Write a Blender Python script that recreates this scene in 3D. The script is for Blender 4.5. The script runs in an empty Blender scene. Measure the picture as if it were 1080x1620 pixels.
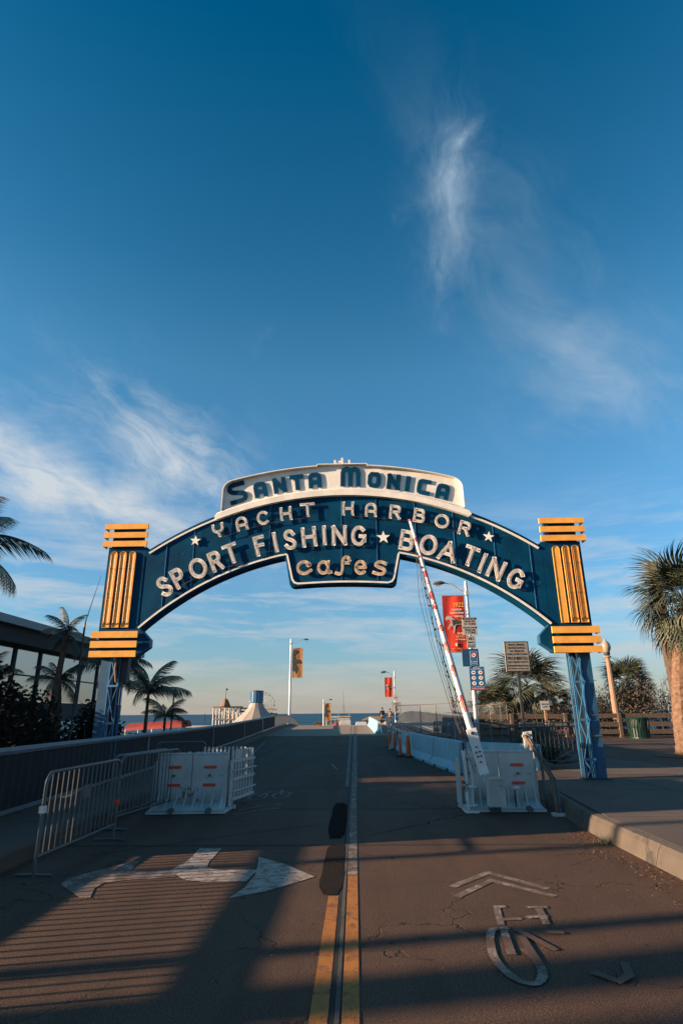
import bpy, bmesh, math, random
from math import sin, cos, pi, radians, sqrt, atan2, hypot
from mathutils import Vector, Matrix, Euler
R = random.Random(7)
sc = bpy.context.scene
COL = sc.collection

# ------------------------------------------------------------------ camera
cam = bpy.data.cameras.new('camera'); camo = bpy.data.objects.new('camera', cam); COL.objects.link(camo); sc.camera = camo
cam.sensor_fit = 'VERTICAL'; cam.sensor_height = 36; cam.lens = 920/1620*36
cam.clip_start = 0.05; cam.clip_end = 30000
PITCH = math.atan(318/920); ROLL = 0.0082; YAW = math.atan(19*cos(PITCH)/920)
fw = Vector((0, cos(PITCH), sin(PITCH))); up = Vector((0, -sin(PITCH), cos(PITCH))); rt = Vector((1, 0, 0))
r2 = rt*cos(ROLL)-up*sin(ROLL); u2 = up*cos(ROLL)+rt*sin(ROLL)
mz = Matrix.Rotation(YAW, 3, 'Z')
fw, r2, u2 = mz@fw, mz@r2, mz@u2
m3 = Matrix((r2, u2, -fw)).transposed()
camo.matrix_world = Matrix.Translation((0, 0, 1.6)) @ m3.to_4x4()

# ------------------------------------------------------------------ light
SUN_EL = radians(11.5); SAZ = radians(12.5)
sdir = Vector((-cos(SAZ)*cos(SUN_EL), -sin(SAZ)*cos(SUN_EL), sin(SUN_EL)))
sun = bpy.data.lights.new('sun', 'SUN'); suno = bpy.data.objects.new('sun', sun); COL.objects.link(suno)
sun.energy = 5.0; sun.angle = radians(0.5); sun.color = (1.0, 0.72, 0.47)
suno.rotation_euler = sdir.to_track_quat('Z', 'Y').to_euler()
sc.view_settings.view_transform = 'Standard'; sc.view_settings.look = 'None'
sc.view_settings.gamma = 1; sc.view_settings.use_curve_mapping = False
sc.view_settings.exposure = 1.6
sc.cycles.max_bounces = 5; sc.cycles.diffuse_bounces = 2; sc.cycles.glossy_bounces = 3; sc.cycles.transparent_max_bounces = 12

world = bpy.data.worlds.new("World"); sc.world = world; world.use_nodes = True
class NT:
    def __init__(s, nt): s.nt = nt; s.N = nt.nodes; s.L = nt.links
    def new(s, t, **kw):
        n = s.N.new(t)
        for k, v in kw.items(): setattr(n, k, v)
        return n
    def lk(s, a, b): s.L.new(a, b)
    def put(s, sock, v):
        if isinstance(v, bpy.types.NodeSocket): s.L.new(v, sock)
        elif v is not None: sock.default_value = v
    def m(s, op, a, b=None, c=None, clamp=False):
        n = s.new('ShaderNodeMath', operation=op, use_clamp=clamp)
        for i, v in enumerate((a, b, c)):
            if v is not None: s.put(n.inputs[i], v)
        return n.outputs[0]
    def dot(s, a, v):
        n = s.new('ShaderNodeVectorMath', operation='DOT_PRODUCT'); s.put(n.inputs[0], a); s.put(n.inputs[1], v); return n.outputs['Value']
    def xyz(s, x, y, z):
        n = s.new('ShaderNodeCombineXYZ')
        for i, v in enumerate((x, y, z)): s.put(n.inputs[i], v)
        return n.outputs[0]
    def noise(s, vec, scale, detail=4, rough=.55, dist=0.):
        n = s.new('ShaderNodeTexNoise'); s.put(n.inputs['Vector'], vec)
        n.inputs['Scale'].default_value = scale; n.inputs['Detail'].default_value = detail
        n.inputs['Roughness'].default_value = rough; n.inputs['Distortion'].default_value = dist
        return n.outputs['Fac']
    def ramp(s, f, stops, interp='LINEAR'):
        n = s.new('ShaderNodeValToRGB'); s.put(n.inputs[0], f); cr = n.color_ramp; cr.interpolation = interp
        while len(cr.elements) < len(stops): cr.elements.new(.5)
        for e, (p, c) in zip(cr.elements, stops):
            e.position = p; e.color = (c, c, c, 1) if not isinstance(c, (tuple, list)) else (*c[:3], 1)
        return n.outputs[0]
    def mix(s, f, a, b, mode='MIX'):
        n = s.new('ShaderNodeMix', data_type='RGBA', blend_type=mode); s.put(n.inputs[0], f)
        for i, v in ((6, a), (7, b)):
            if isinstance(v, tuple): v = (*v[:3], 1)
            s.put(n.inputs[i], v)
        return n.outputs[2]

w = NT(world.node_tree)
bg = w.N['Background']
sky = w.new('ShaderNodeTexSky'); sky.sky_type = 'NISHITA'; sky.sun_disc = False
sky.sun_elevation = SUN_EL; sky.sun_rotation = atan2(sdir.x, sdir.y); sky.air_density = 1.0; sky.dust_density = 0.6; sky.ozone_density = 1.5
tc = w.new('ShaderNodeTexCoord').outputs['Generated']
sep = w.new('ShaderNodeSeparateXYZ'); w.lk(tc, sep.inputs[0])
dz = sep.outputs[2]
grade = w.ramp(dz, [(0.0, (.80, .80, 1.05)), (0.06, (.62, .82, 1.12)), (0.17, (.60, .99, 1.28)), (0.30, (.62, 1.12, 1.42)), (0.53, (.50, 1.20, 1.44)), (0.66, (.24, .98, 1.26)), (0.86, (.0, .74, 1.05)), (1.0, (.0, .65, .95))])
skc = w.mix(1.0, sky.outputs[0], grade, 'MULTIPLY')

def px(x, y):
    d = fw + r2*((x-540)/920) + u2*((810-y)/920)
    return d.normalized()
def patch(x, y, ang, a, b, nscale, stretch, lo, hi, amp, seed=0., rough=.6):
    """one wisp of cirrus: a soft ellipse of stretched noise round a direction of the sky"""
    c = px(x, y); h = c.cross(Vector((0, 0, 1))).normalized(); v = h.cross(c).normalized()
    an = radians(ang)
    e1 = h*cos(an)+v*sin(an); e2 = -h*sin(an)+v*cos(an)
    u_ = w.dot(tc, e1[:]); v_ = w.dot(tc, e2[:]); f_ = w.dot(tc, c[:])
    q = w.m('ADD', w.m('POWER', w.m('DIVIDE', u_, a), 2.0), w.m('POWER', w.m('DIVIDE', v_, b), 2.0))
    g = w.m('EXPONENT', w.m('MULTIPLY', q, -1.0))
    g = w.m('MULTIPLY', g, w.m('GREATER_THAN', f_, 0.0))
    wz = w.noise(w.xyz(u_, v_, seed+9), nscale*.8, 3, .5); wq = w.m('MULTIPLY_ADD', wz, .10, -.05)
    n = w.noise(w.xyz(w.m('MULTIPLY', w.m('ADD', u_, wq), stretch), w.m('ADD', v_, wq), seed), nscale*1.6, 8, rough, .9)
    n2 = w.noise(w.xyz(u_, v_, seed+5), nscale*.6, 4, .55, 0.5)
    n = w.m('MULTIPLY_ADD', n2, .5, w.m('MULTIPLY', n, .5))
    n = w.m('ADD', n, w.m('MULTIPLY_ADD', g, .16, -.08))
    s_ = w.m('MINIMUM', w.m('MAXIMUM', w.m('DIVIDE', w.m('SUBTRACT', n, lo), hi-lo), 0.0), 1.0)
    s_ = w.m('POWER', s_, 1.35)
    return w.m('MULTIPLY', w.m('MULTIPLY', s_, w.m('SQRT', g)), amp)
P = [
    patch(712, 250, 72, .050, .036, 14, .5, .42, .70, .42, 1.0, .72),
    patch(708, 340, 84, .085, .034, 12, .45, .42, .72, .38, 2.0, .72),
    patch(700, 430, 86, .080, .018, 12, .45, .46, .70, .22, 2.2, .68),
    patch(735, 214, 35, .028, .008, 20, .5, .44, .66, .35, 2.7, .65),
    patch(650, 330, 15, .060, .020, 16, .4, .47, .70, .16, 2.9, .68),
    patch(850, 470, -58, .24, .085, 6, .5, .40, .74, .30, 3.0),
    patch(1000, 640, -50, .17, .085, 8, .45, .42, .74, .46, 4.0, .66),
    patch(70, 735, -20, .30, .085, 9, .24, .44, .70, .68, 5.0, .68),
    patch(300, 735, -32, .17, .062, 11, .30, .43, .70, .85, 6.0, .70),
    patch(20, 700, -14, .24, .05, 9, .22, .46, .70, .45, 6.6, .68),
    patch(170, 800, -10, .26, .045, 10, .22, .43, .68, .72, 7.0, .68),
    patch(160, 610, -45, .07, .022, 16, .4, .48, .72, .22, 8.0, .68),
    patch(420, 540, 60, .05, .025, 14, .5, .48, .75, .12, 8.5),
]
# low bands of thin cloud round the whole horizon
hx = w.m('ARCTAN2', sep.outputs[0], sep.outputs[1])
band = w.noise(w.xyz(w.m('MULTIPLY', hx, 1.5), w.m('MULTIPLY', w.m('ADD', dz, w.m('MULTIPLY', hx, .035)), 13.), 4.4), 2.2, 7, .58, .5)
band2 = w.noise(w.xyz(w.m('MULTIPLY', hx, 5.), w.m('MULTIPLY', dz, 26.), 9.), 2.0, 6, .6, .8)
band = w.m('MULTIPLY_ADD', band2, .35, w.m('MULTIPLY', band, .68))
bm_ = w.ramp(band, [(.46, 0.), (.54, .40), (.66, .95)])
win = w.ramp(dz, [(0.0, .75), (.05, .62), (.20, .78), (.27, .34), (.36, 0.)])
P.append(w.m('MULTIPLY', bm_, win))
tot = P[0]
for p in P[1:]: tot = w.m('ADD', tot, p)
tot = w.m('MINIMUM', tot, .9)
cloudc = w.ramp(dz, [(0.0, (3.6, 3.15, 2.8)), (.12, (4.2, 4.25, 4.3)), (.35, (4.4, 4.7, 4.9)), (.8, (2.9, 3.9, 4.8))])
fin = w.mix(tot, skc, cloudc)
low = w.ramp(dz, [(0., .55), (.035, .35), (.085, 0.)])
fin = w.mix(low, fin, (3.25, 3.15, 3.05))
w.lk(fin, bg.inputs[0]); bg.inputs[1].default_value = 0.05

# ------------------------------------------------------------------ materials
MATS = {}
def mat(name, col, rough=.6, metal=0., var=.12, vs=6., bump=.0, bs=60., dirt=None, dcov=.5, ds=3., spec=.5, trans=0., emit=None):
    if name in MATS: return MATS[name]
    M = bpy.data.materials.new(name); M.use_nodes = True; n = NT(M.node_tree); b = n.N['Principled BSDF']
    oc = n.new('ShaderNodeTexCoord').outputs['Object']
    f = n.noise(oc, vs, 6, .6)
    lo = tuple(max(0, c*(1-var*1.6)) for c in col); hi = tuple(min(1, c*(1+var)) for c in col)
    c = n.mix(n.ramp(f, [(.3, 0.), (.7, 1.)]), lo, hi)
    if dirt is not None:
        g = n.noise(oc, ds, 8, .72, .4)
        c = n.mix(n.ramp(g, [(dcov, 0.), (dcov+.09, 1.)]), c, dirt)
    n.lk(c, b.inputs['Base Color'])
    n.lk(n.m('ADD', n.m('MULTIPLY', f, .25), rough-.12), b.inputs['Roughness']); b.inputs['Metallic'].default_value = metal
    b.inputs['Specular IOR Level'].default_value = spec
    if bump:
        bn = n.new('ShaderNodeBump'); bn.inputs['Strength'].default_value = bump; bn.inputs['Distance'].default_value = .01
        n.lk(n.noise(oc, bs, 5, .6), bn.inputs['Height']); n.lk(bn.outputs[0], b.inputs['Normal'])
    if trans:
        b.inputs['Transmission Weight'].default_value = trans
    MATS[name] = M
    return M
def asphalt(name, base, spk, wear=.5):
    M = bpy.data.materials.new(name); M.use_nodes = True; n = NT(M.node_tree); b = n.N['Principled BSDF']
    g = n.new('ShaderNodeNewGeometry').outputs['Position']
    big = n.noise(g, .35, 5, .6, .3); med = n.noise(g, 2.2, 6, .65); fine = n.noise(g, 95, 3, .8)
    fine2 = n.noise(g, 34, 4, .7)
    c = n.mix(n.ramp(big, [(.3, 0.), (.7, 1.)]), tuple(x*.66 for x in base), tuple(x*1.22 for x in base))
    c = n.mix(n.m('MULTIPLY', n.ramp(med, [(.35, 1.), (.55, 0.)]), .35), c, tuple(x*.55 for x in base))
    c = n.mix(n.ramp(fine, [(.52, 0.), (.66, .85)]), c, spk)
    c = n.mix(n.ramp(fine, [(.33, .75), (.45, 0.)]), c, tuple(x*.35 for x in base))
    st = n.noise(g, 5.5, 3, .5, .8)
    c = n.mix(n.ramp(st, [(.715, 0.), (.73, .8)]), c, tuple(x*.25 for x in base))
    # hairline cracks
    v = n.new('ShaderNodeTexVoronoi', feature='DISTANCE_TO_EDGE'); v.inputs['Scale'].default_value = .55
    wv = n.new('ShaderNodeVectorMath', operation='ADD'); n.lk(g, wv.inputs[0])
    nz = n.new('ShaderNodeTexNoise'); nz.inputs['Scale'].default_value = 2.5; nz.inputs['Detail'].default_value = 5; n.lk(g, nz.inputs['Vector'])
    n.lk(nz.outputs['Color'], wv.inputs[1]); n.lk(wv.outputs[0], v.inputs['Vector'])
    cr = n.m('MULTIPLY', n.ramp(v.outputs['Distance'], [(0.0, 1.), (.009, 0.)]), n.ramp(n.noise(g, .5, 2), [(.46, 0.), (.52, .85)]))
    c = n.mix(cr, c, tuple(x*.2 for x in base))
    mp = n.new('ShaderNodeMapping'); mp.inputs['Scale'].default_value = (1.6, .12, 1.); n.lk(g, mp.inputs[0])
    c = n.mix(n.m('MULTIPLY', n.ramp(n.noise(mp.outputs[0], 1.4, 4, .55), [(.48, 0.), (.66, 1.)]), .38), c, tuple(x*.45 for x in base))
    c = n.mix(n.m('MULTIPLY', n.ramp(n.noise(g, .9, 7, .75, .5), [(.60, 0.), (.63, 1.)]), .30), c, tuple(min(1, x*1.7) for x in base))
    n.lk(c, b.inputs['Base Color']); b.inputs['Roughness'].default_value = .85; b.inputs['Specular IOR Level'].default_value = .25
    bn = n.new('ShaderNodeBump'); bn.inputs['Strength'].default_value = .8; bn.inputs['Distance'].default_value = .012
    n.lk(n.m('ADD', n.m('ADD', fine, n.m('MULTIPLY', fine2, .8)), n.m('MULTIPLY', cr, -2.)), bn.inputs['Height']); n.lk(bn.outputs[0], b.inputs['Normal'])
    return M
def paintm(name, col, under, cover=.5, soft=.1, scale=9.):
    """road paint worn through to the road in patches"""
    M = bpy.data.materials.new(name); M.use_nodes = True; n = NT(M.node_tree); b = n.N['Principled BSDF']
    g = n.new('ShaderNodeNewGeometry').outputs['Position']
    f = n.m('MULTIPLY_ADD', n.noise(g, 80, 4, .8), .55, n.m('MULTIPLY', n.noise(g, scale, 6, .7, .4), .55))
    c = n.mix(n.ramp(f, [(cover, 0.), (cover+soft, 1.)]), under, col)
    c = n.mix(n.ramp(n.noise(g, 1.7, 5, .6), [(.35, .45), (.6, 0.)]), c, tuple(x*.55 for x in col))
    n.lk(c, b.inputs['Base Color']); b.inputs['Roughness'].default_value = .8
    bn = n.new('ShaderNodeBump'); bn.inputs['Strength'].default_value = .4; bn.inputs['Distance'].default_value = .008
    n.lk(n.noise(g, 90, 4, .8), bn.inputs['Height']); n.lk(bn.outputs[0], b.inputs['Normal'])
    return M
ASB = (.082, .043, .026)
M_road = asphalt('asphalt', ASB, (.27, .18, .13))
M_plaza = asphalt('plaza_asphalt', (.090, .056, .038), (.22, .16, .12))
M_conc = mat('concrete', (.085, .066, .052), .9, var=.18, vs=1.8, bump=.5, bs=45, dirt=(.04, .034, .028), dcov=.54, ds=2.2)
M_slab = mat('slab_concrete', (.088, .060, .044), .9, var=.16, vs=1.2, bump=.35, bs=60, dirt=(.055, .042, .034), dcov=.55, ds=1.3)
M_yel = paintm('yellow_paint', (.42, .145, .018), ASB, .475, .06)
M_wht = paintm('white_paint_road', (.42, .33, .27), ASB, .50, .06)
M_wworn = paintm('worn_white_paint', (.34, .26, .21), ASB, .552, .06, 6.)
M_wworn2 = paintm('ghost_white_paint', (.26, .19, .14), ASB, .67, .06, 6.)
M_tar = mat('tar', (.0045, .0042, .004), .95, var=.3, vs=30, bump=.4, spec=.05)
M_joint = mat('joint_dark', (.006, .006, .006), .9)
M_blue = mat('sign_blue', (.0015, .046, .105), .62, var=.28, vs=1.3, bump=.22, bs=2.5, dirt=(.003, .030, .062), dcov=.58, ds=3, spec=.06)
M_blue2 = mat('post_blue', (.010, .075, .16), .5, var=.2, vs=3, bump=.1, dirt=(.02, .05, .09), dcov=.62, ds=6)
M_blue3 = mat('lattice_blue', (.035, .165, .33), .5, var=.15, vs=5, dirt=(.03, .09, .15), dcov=.62, ds=9)
M_or = mat('band_orange', (.80, .36, .06), .75, var=.12, vs=5, bump=.12, bs=5, dirt=(.40, .17, .05), dcov=.63, ds=9)
M_letter = mat('letter_cream', (.86, .80, .72), .5, var=.10, vs=14, dirt=(.50, .38, .28), dcov=.66, ds=14)
M_cafe = mat('cafe_cream', (.80, .60, .42), .5, var=.12, vs=14, dirt=(.32, .14, .07), dcov=.56, ds=16)
M_crown = mat('crown_cream', (.76, .71, .64), .5, var=.10, vs=3, bump=.35, bs=4, dirt=(.55, .42, .30), dcov=.64, ds=7)
M_neon = mat('neon_tube', (.55, .40, .31), .3, var=.05)
M_neonf = mat('flute_neon', (.52, .25, .09), .4)
M_clip = mat('tube_support', (.05, .035, .03), .6)
M_under = mat('dark_metal', (.03, .03, .032), .6, var=.2)
M_wht_m = mat('white_metal', (.44, .42, .40), .6, var=.14, vs=2.5, bump=.12, bs=8, dirt=(.20, .155, .12), dcov=.60, ds=5)
M_arm = mat('arm_white', (.60, .60, .60), .45, var=.08, vs=8, dirt=(.35, .30, .27), dcov=.64, ds=14)
M_red = mat('reflector_red', (.62, .045, .02), .4, var=.1)
M_redp = mat('stripe_red', (.50, .02, .02), .5, var=.2, vs=30, dirt=(.7, .68, .66), dcov=.53, ds=24)
M_galv = mat('galvanised', (.105, .107, .11), .5, .4, var=.18, vs=8)
M_pole = mat('pole_silver', (.45, .45, .45), .45, .4, var=.1, vs=6)
M_jer = mat('barrier_paint_blue', (.20, .38, .46), .6, var=.14, vs=2.5, bump=.15, bs=12, dirt=(.07, .12, .15), dcov=.63, ds=3.2)
M_jerw = mat('barrier_white', (.5, .5, .48), .6, var=.12, vs=2.5, bump=.15, bs=12, dirt=(.2, .2, .2), dcov=.62, ds=4)
M_del = mat('delineator_orange', (.95, .13, .012), .45, var=.1)
M_delw = mat('reflective_white', (.55, .53, .5), .4)
M_rub = mat('rubber', (.02, .02, .02), .8)
M_rust = mat('rusty_steel', (.13, .075, .045), .8, var=.3, vs=20)
M_banr = mat('banner_red', (.60, .035, .012), .7, var=.12, vs=2, bump=.25, bs=6)
M_bano = mat('banner_ochre', (.34, .155, .05), .7, var=.25, vs=3)
M_bandk = mat('banner_print_dark', (.04, .035, .03), .7)
M_gold = mat('print_gold', (.85, .50, .12), .6)
M_cream = mat('print_cream', (.85, .80, .72), .6)
M_grey = mat('print_grey', (.42, .40, .40), .6)
M_sgn = mat('sign_white', (.42, .39, .35), .5, var=.08, vs=4)
M_sgnd = mat('sign_weathered', (.27, .235, .20), .5, var=.15, vs=5, bump=.1)
M_blk = mat('print_black', (.012, .012, .012), .5)
M_sblue = mat('notice_blue', (.015, .12, .30), .45, var=.1)
M_sblued = mat('notice_navy', (.012, .06, .14), .45, var=.1)
M_wood = mat('fence_wood', (.105, .070, .048), .85, var=.3, vs=12, bump=.4, bs=30)
M_lampc = mat('lamp_concrete', (.27, .165, .11), .85, var=.15, vs=10, bump=.3, bs=80)
M_globe = mat('lamp_globe', (.30, .24, .19), .25, var=.15, vs=8)
M_green = mat('bin_green', (.006, .030, .022), .35, var=.2, vs=5)
M_trunk = mat('palm_trunk', (.155, .09, .055), .9, var=.35, vs=9, bump=.8, bs=14)
M_trunkd = mat('palm_trunk_dark', (.085, .052, .034), .9, var=.35, vs=9, bump=.8, bs=14)
M_fan = mat('fan_leaf', (.052, .062, .038), .55, var=.5, vs=3)
M_fan2 = mat('fan_leaf_grey', (.10, .10, .07), .55, var=.4, vs=3)
M_dead = mat('dead_frond', (.20, .115, .06), .85, var=.4, vs=4)
M_feath = mat('feather_leaf', (.032, .038, .022), .6, var=.4, vs=3)
M_feath2 = mat('feather_leaf_pale', (.18, .17, .11), .6, var=.4, vs=3)
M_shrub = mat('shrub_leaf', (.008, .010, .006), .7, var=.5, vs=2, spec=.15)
M_dry = mat('dry_shrub', (.085, .070, .055), .85, var=.45, vs=2.5, spec=.2)
M_twig = mat('twig', (.10, .065, .045), .9, var=.3)
M_agave = mat('agave_leaf', (.06, .075, .055), .55, var=.4, vs=3)
M_soil = mat('soil', (.07, .05, .035), .95, var=.3, vs=3, bump=.5)
M_sand = mat('sand', (.36, .29, .21), .95, var=.12, vs=.1, bump=.2)
M_dark = mat('parapet_screen', (.022, .022, .025), .8, var=.2, vs=4, spec=.2)
M_rail = mat('rail_grey', (.14, .155, .175), .5, .3, var=.15, vs=4)
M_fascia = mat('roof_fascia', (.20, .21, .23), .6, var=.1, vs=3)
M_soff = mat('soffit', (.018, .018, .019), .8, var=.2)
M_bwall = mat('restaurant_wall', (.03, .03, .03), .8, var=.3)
M_white = mat('white_wall', (.38, .36, .34), .7, var=.1, vs=1)
M_tan = mat('tan_roof', (.26, .17, .10), .8, var=.15, vs=1)
M_tower = mat('tower_skirt', (.30, .265, .24), .7, var=.08, vs=.3)
M_towerb = mat('tower_drum_blue', (.03, .13, .24), .4, var=.2, vs=.5)
M_canr = mat('canopy_red', (.26, .028, .018), .7, var=.12, vs=1)
M_candk = mat('canopy_dark', (.05, .02, .018), .8)
M_tar2 = mat('roof_dark', (.06, .065, .075), .7)
M_black = mat('clothes_dark', (.018, .02, .028), .9, var=.3, vs=9)
M_skin = mat('skin', (.42, .24, .17), .6)
M_hair = mat('hair', (.02, .013, .01), .6)
M_bag = mat('backpack_tan', (.38, .20, .12), .8)
M_pink = mat('pink_rim', (.75, .03, .38), .4)
M_brick = mat('brick_wall', (.30, .17, .12), .85, var=.2, vs=6)
M_carw = mat('car_paint', (.5, .5, .5), .3, .1)
M_fleaf = mat('fallen_leaf', (.25, .09, .03), .8, var=.4, vs=20)
M_pinkm = paintm('orange_mark', (.55, .14, .07), (.092, .082, .073), .50, .1, 12.)

def glass():
    M = bpy.data.materials.new('window_glass'); M.use_nodes = True; n = NT(M.node_tree); b = n.N['Principled BSDF']
    b.inputs['Base Color'].default_value = (.05, .065, .075, 1); b.inputs['Roughness'].default_value = .06
    b.inputs['Specular IOR Level'].default_value = 1.0; b.inputs['IOR'].default_value = 2.6
    g = n.new('ShaderNodeNewGeometry').outputs['Position']
    bn = n.new('ShaderNodeBump'); bn.inputs['Strength'].default_value = .05; bn.inputs['Distance'].default_value = .1
    n.lk(n.noise(g, .8, 2), bn.inputs['Height']); n.lk(bn.outputs[0], b.inputs['Normal'])
    return M
M_glass = glass()
def seam():
    M = bpy.data.materials.new('sea_water'); M.use_nodes = True; n = NT(M.node_tree); b = n.N['Principled BSDF']
    g = n.new('ShaderNodeNewGeometry').outputs['Position']
    mp = n.new('ShaderNodeMapping'); mp.inputs['Scale'].default_value = (.3, 1., 1.); n.lk(g, mp.inputs[0])
    c = n.mix(n.ramp(n.noise(mp.outputs[0], .012, 5, .6), [(.35, 0.), (.65, 1.)]), (.012, .055, .10), (.03, .095, .15))
    n.lk(c, b.inputs['Base Color']); b.inputs['Roughness'].default_value = .55; b.inputs['Specular IOR Level'].default_value = .25
    bn = n.new('ShaderNodeBump'); bn.inputs['Strength'].default_value = .6; bn.inputs['Distance'].default_value = .6
    n.lk(n.noise(mp.outputs[0], .25, 6, .65), bn.inputs['Height']); n.lk(bn.outputs[0], b.inputs['Normal'])
    return M
M_sea = seam()
M_sea.node_tree.nodes['Principled BSDF'].inputs['Specular IOR Level'].default_value = .08

# ------------------------------------------------------------------ mesh helpers
class MB:
    def __init__(s): s.v = []; s.f = []
    def add(s, vs, fs):
        o = len(s.v); s.v += [tuple(v) for v in vs]; s.f += [tuple(i+o for i in f) for f in fs]; return s
    def box(s, x0, x1, y0, y1, z0, z1):
        vs = [(x, y, z) for x in (x0, x1) for y in (y0, y1) for z in (z0, z1)]
        return s.add(vs, [(0, 1, 3, 2), (4, 6, 7, 5), (0, 4, 5, 1), (2, 3, 7, 6), (0, 2, 6, 4), (1, 5, 7, 3)])
    def cbox(s, x0, x1, y0, y1, z0, z1, c=.01):
        """box with chamfered vertical and top edges"""
        def ring(e, z): return [(x0+e+c, y0+e, z), (x1-e-c, y0+e, z), (x1-e, y0+e+c, z), (x1-e, y1-e-c, z), (x1-e-c, y1-e, z), (x0+e+c, y1-e, z), (x0+e, y1-e-c, z), (x0+e, y0+e+c, z)]
        return s.loft([ring(c, z0), ring(0, z0+c), ring(0, z1-c), ring(c, z1)])
    def loft(s, rings, cap=True, close=True):
        n = len(rings[0]); o = len(s.v)
        for r in rings: s.v += [tuple(p) for p in r]
        for i in range(len(rings)-1):
            for j in range(n if close else n-1):
                a = o+i*n+j; b = o+i*n+(j+1) % n; s.f.append((a, b, b+n, a+n))
        if cap:
            s.f.append(tuple(o+j for j in range(n))[::-1]); s.f.append(tuple(o+(len(rings)-1)*n+j for j in range(n)))
        return s
    def tube(s, pts, r, n=8, cap=True, flat=None):
        pts = [Vector(p) for p in pts]; rings = []
        rr = r if isinstance(r, (list, tuple)) else [r]*len(pts)
        prev = None
        for i, p in enumerate(pts):
            t = (pts[min(i+1, len(pts)-1)]-pts[max(i-1, 0)])
            t = t.normalized() if t.length > 1e-9 else Vector((0, 0, 1))
            if prev is None:
                a = Vector((0, 1, 0)) if abs(t.y) < .9 else Vector((1, 0, 0))
            else: a = prev
            u = (a - t*a.dot(t)).normalized(); v = t.cross(u); prev = u
            rings.append([p+(u*cos(2*pi*k/n)+v*sin(2*pi*k/n))*rr[i] for k in range(n)])
        return s.loft(rings, cap)
    def bar(s, a, b, w_, h_=None):
        """square bar from a to b"""
        h_ = h_ or w_; a = Vector(a); b = Vector(b); t = (b-a).normalized()
        k = Vector((0, 0, 1)) if abs(t.z) < .95 else Vector((0, 1, 0))
        u = t.cross(k).normalized()*w_/2; v = u.cross(t).normalized()*h_/2
        return s.loft([[p+u+v, p-u+v, p-u-v, p+u-v] for p in (a, b)])
    def prism(s, poly, y0, y1):
        """2D outline (x,z) given depth from y0 to y1"""
        n = len(poly)
        ar = sum(poly[i][0]*poly[(i+1) % n][1]-poly[(i+1) % n][0]*poly[i][1] for i in range(n))
        if ar < 0: poly = poly[::-1]
        vs = [(x, y0, z) for x, z in poly]+[(x, y1, z) for x, z in poly]
        return s.add(vs, [tuple(range(n)), tuple(range(2*n-1, n-1, -1))]+[(i+n, (i+1) % n+n, (i+1) % n, i) for i in range(n)])
    def lathe(s, prof, n=16, c=(0, 0, 0)):
        return s.loft([[(c[0]+r*cos(2*pi*k/n), c[1]+r*sin(2*pi*k/n), c[2]+z) for k in range(n)] for r, z in prof])
    def sheet(s, poly, z):
        n = len(poly); ar = sum(poly[i][0]*poly[(i+1) % n][1]-poly[(i+1) % n][0]*poly[i][1] for i in range(n))
        if ar < 0: poly = poly[::-1]
        return s.add([(x, y, z(y) if callable(z) else z) for x, y in poly], [tuple(range(n))])
    def build(s, name, m, parent=None, smooth=False, **tags):
        me = bpy.data.meshes.new(name); me.from_pydata(s.v, [], s.f); me.update()
        if any(len(f) > 4 for f in s.f) or True:
            bm = bmesh.new(); bm.from_mesh(me)
            ng = [f for f in bm.faces if len(f.verts) > 4]
            if ng: bmesh.ops.triangulate(bm, faces=ng)
            bmesh.ops.recalc_face_normals(bm, faces=bm.faces) if len(s.f) < 40000 and not tags.get('raw') else None
            bm.to_mesh(me); bm.free()
        if smooth:
            me.polygons.foreach_set('use_smooth', [True]*len(me.polygons)); me.set_sharp_from_angle(angle=radians(40))
        me.materials.append(m)
        o = bpy.data.objects.new(name, me); COL.objects.link(o)
        if parent: o.parent = parent
        for k, v in tags.items():
            if k != 'raw': o[k] = v
        return o
def thing(name, label, cat, loc=(0, 0, 0), rz=0., group=None):
    o = bpy.data.objects.new(name, None); COL.objects.link(o); o.empty_display_size = .2
    o.location = loc; o.rotation_euler = (0, 0, rz); o['label'] = label; o['category'] = cat
    if group: o['group'] = group
    return o
def tagt(o, label, cat, group=None):
    o['label'] = label; o['category'] = cat
    if group: o['group'] = group
    return o
def copy_tree(o, loc=None, rz=None, label=None, group=None, parent=None, scale=None):
    c = o.copy(); COL.objects.link(c); c.parent = parent
    for ch in list(o.children): copy_tree(ch, parent=c)
    if loc is not None: c.location = loc
    if rz is not None: c.rotation_euler = (0, 0, rz)
    if label: c['label'] = label
    if group: c['group'] = group
    if scale: c.scale = scale
    return c
def text(s, size, m, parent, loc, width=None, name='lettering', ex=.002, rz=0., align='CENTER', rot=None):
    cu = bpy.data.curves.new(name, 'FONT'); cu.body = s; cu.size = size; cu.extrude = ex; cu.align_x = align; cu.align_y = 'CENTER'; cu.resolution_u = 3
    t = bpy.data.objects.new(name, cu); COL.objects.link(t)
    bpy.context.view_layer.update()
    me = bpy.data.meshes.new_from_object(t.evaluated_get(bpy.context.evaluated_depsgraph_get()))
    bpy.data.objects.remove(t); bpy.data.curves.remove(cu)
    if width:
        xs = [v.co.x for v in me.vertices]; w0 = max(xs)-min(xs)
        for v in me.vertices: v.co.x *= width/w0
    me.materials.clear(); me.materials.append(m)
    o = bpy.data.objects.new(name, me); COL.objects.link(o); o.parent = parent
    o.location = loc; o.rotation_euler = rot or (pi/2, 0, rz)
    return o

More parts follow.
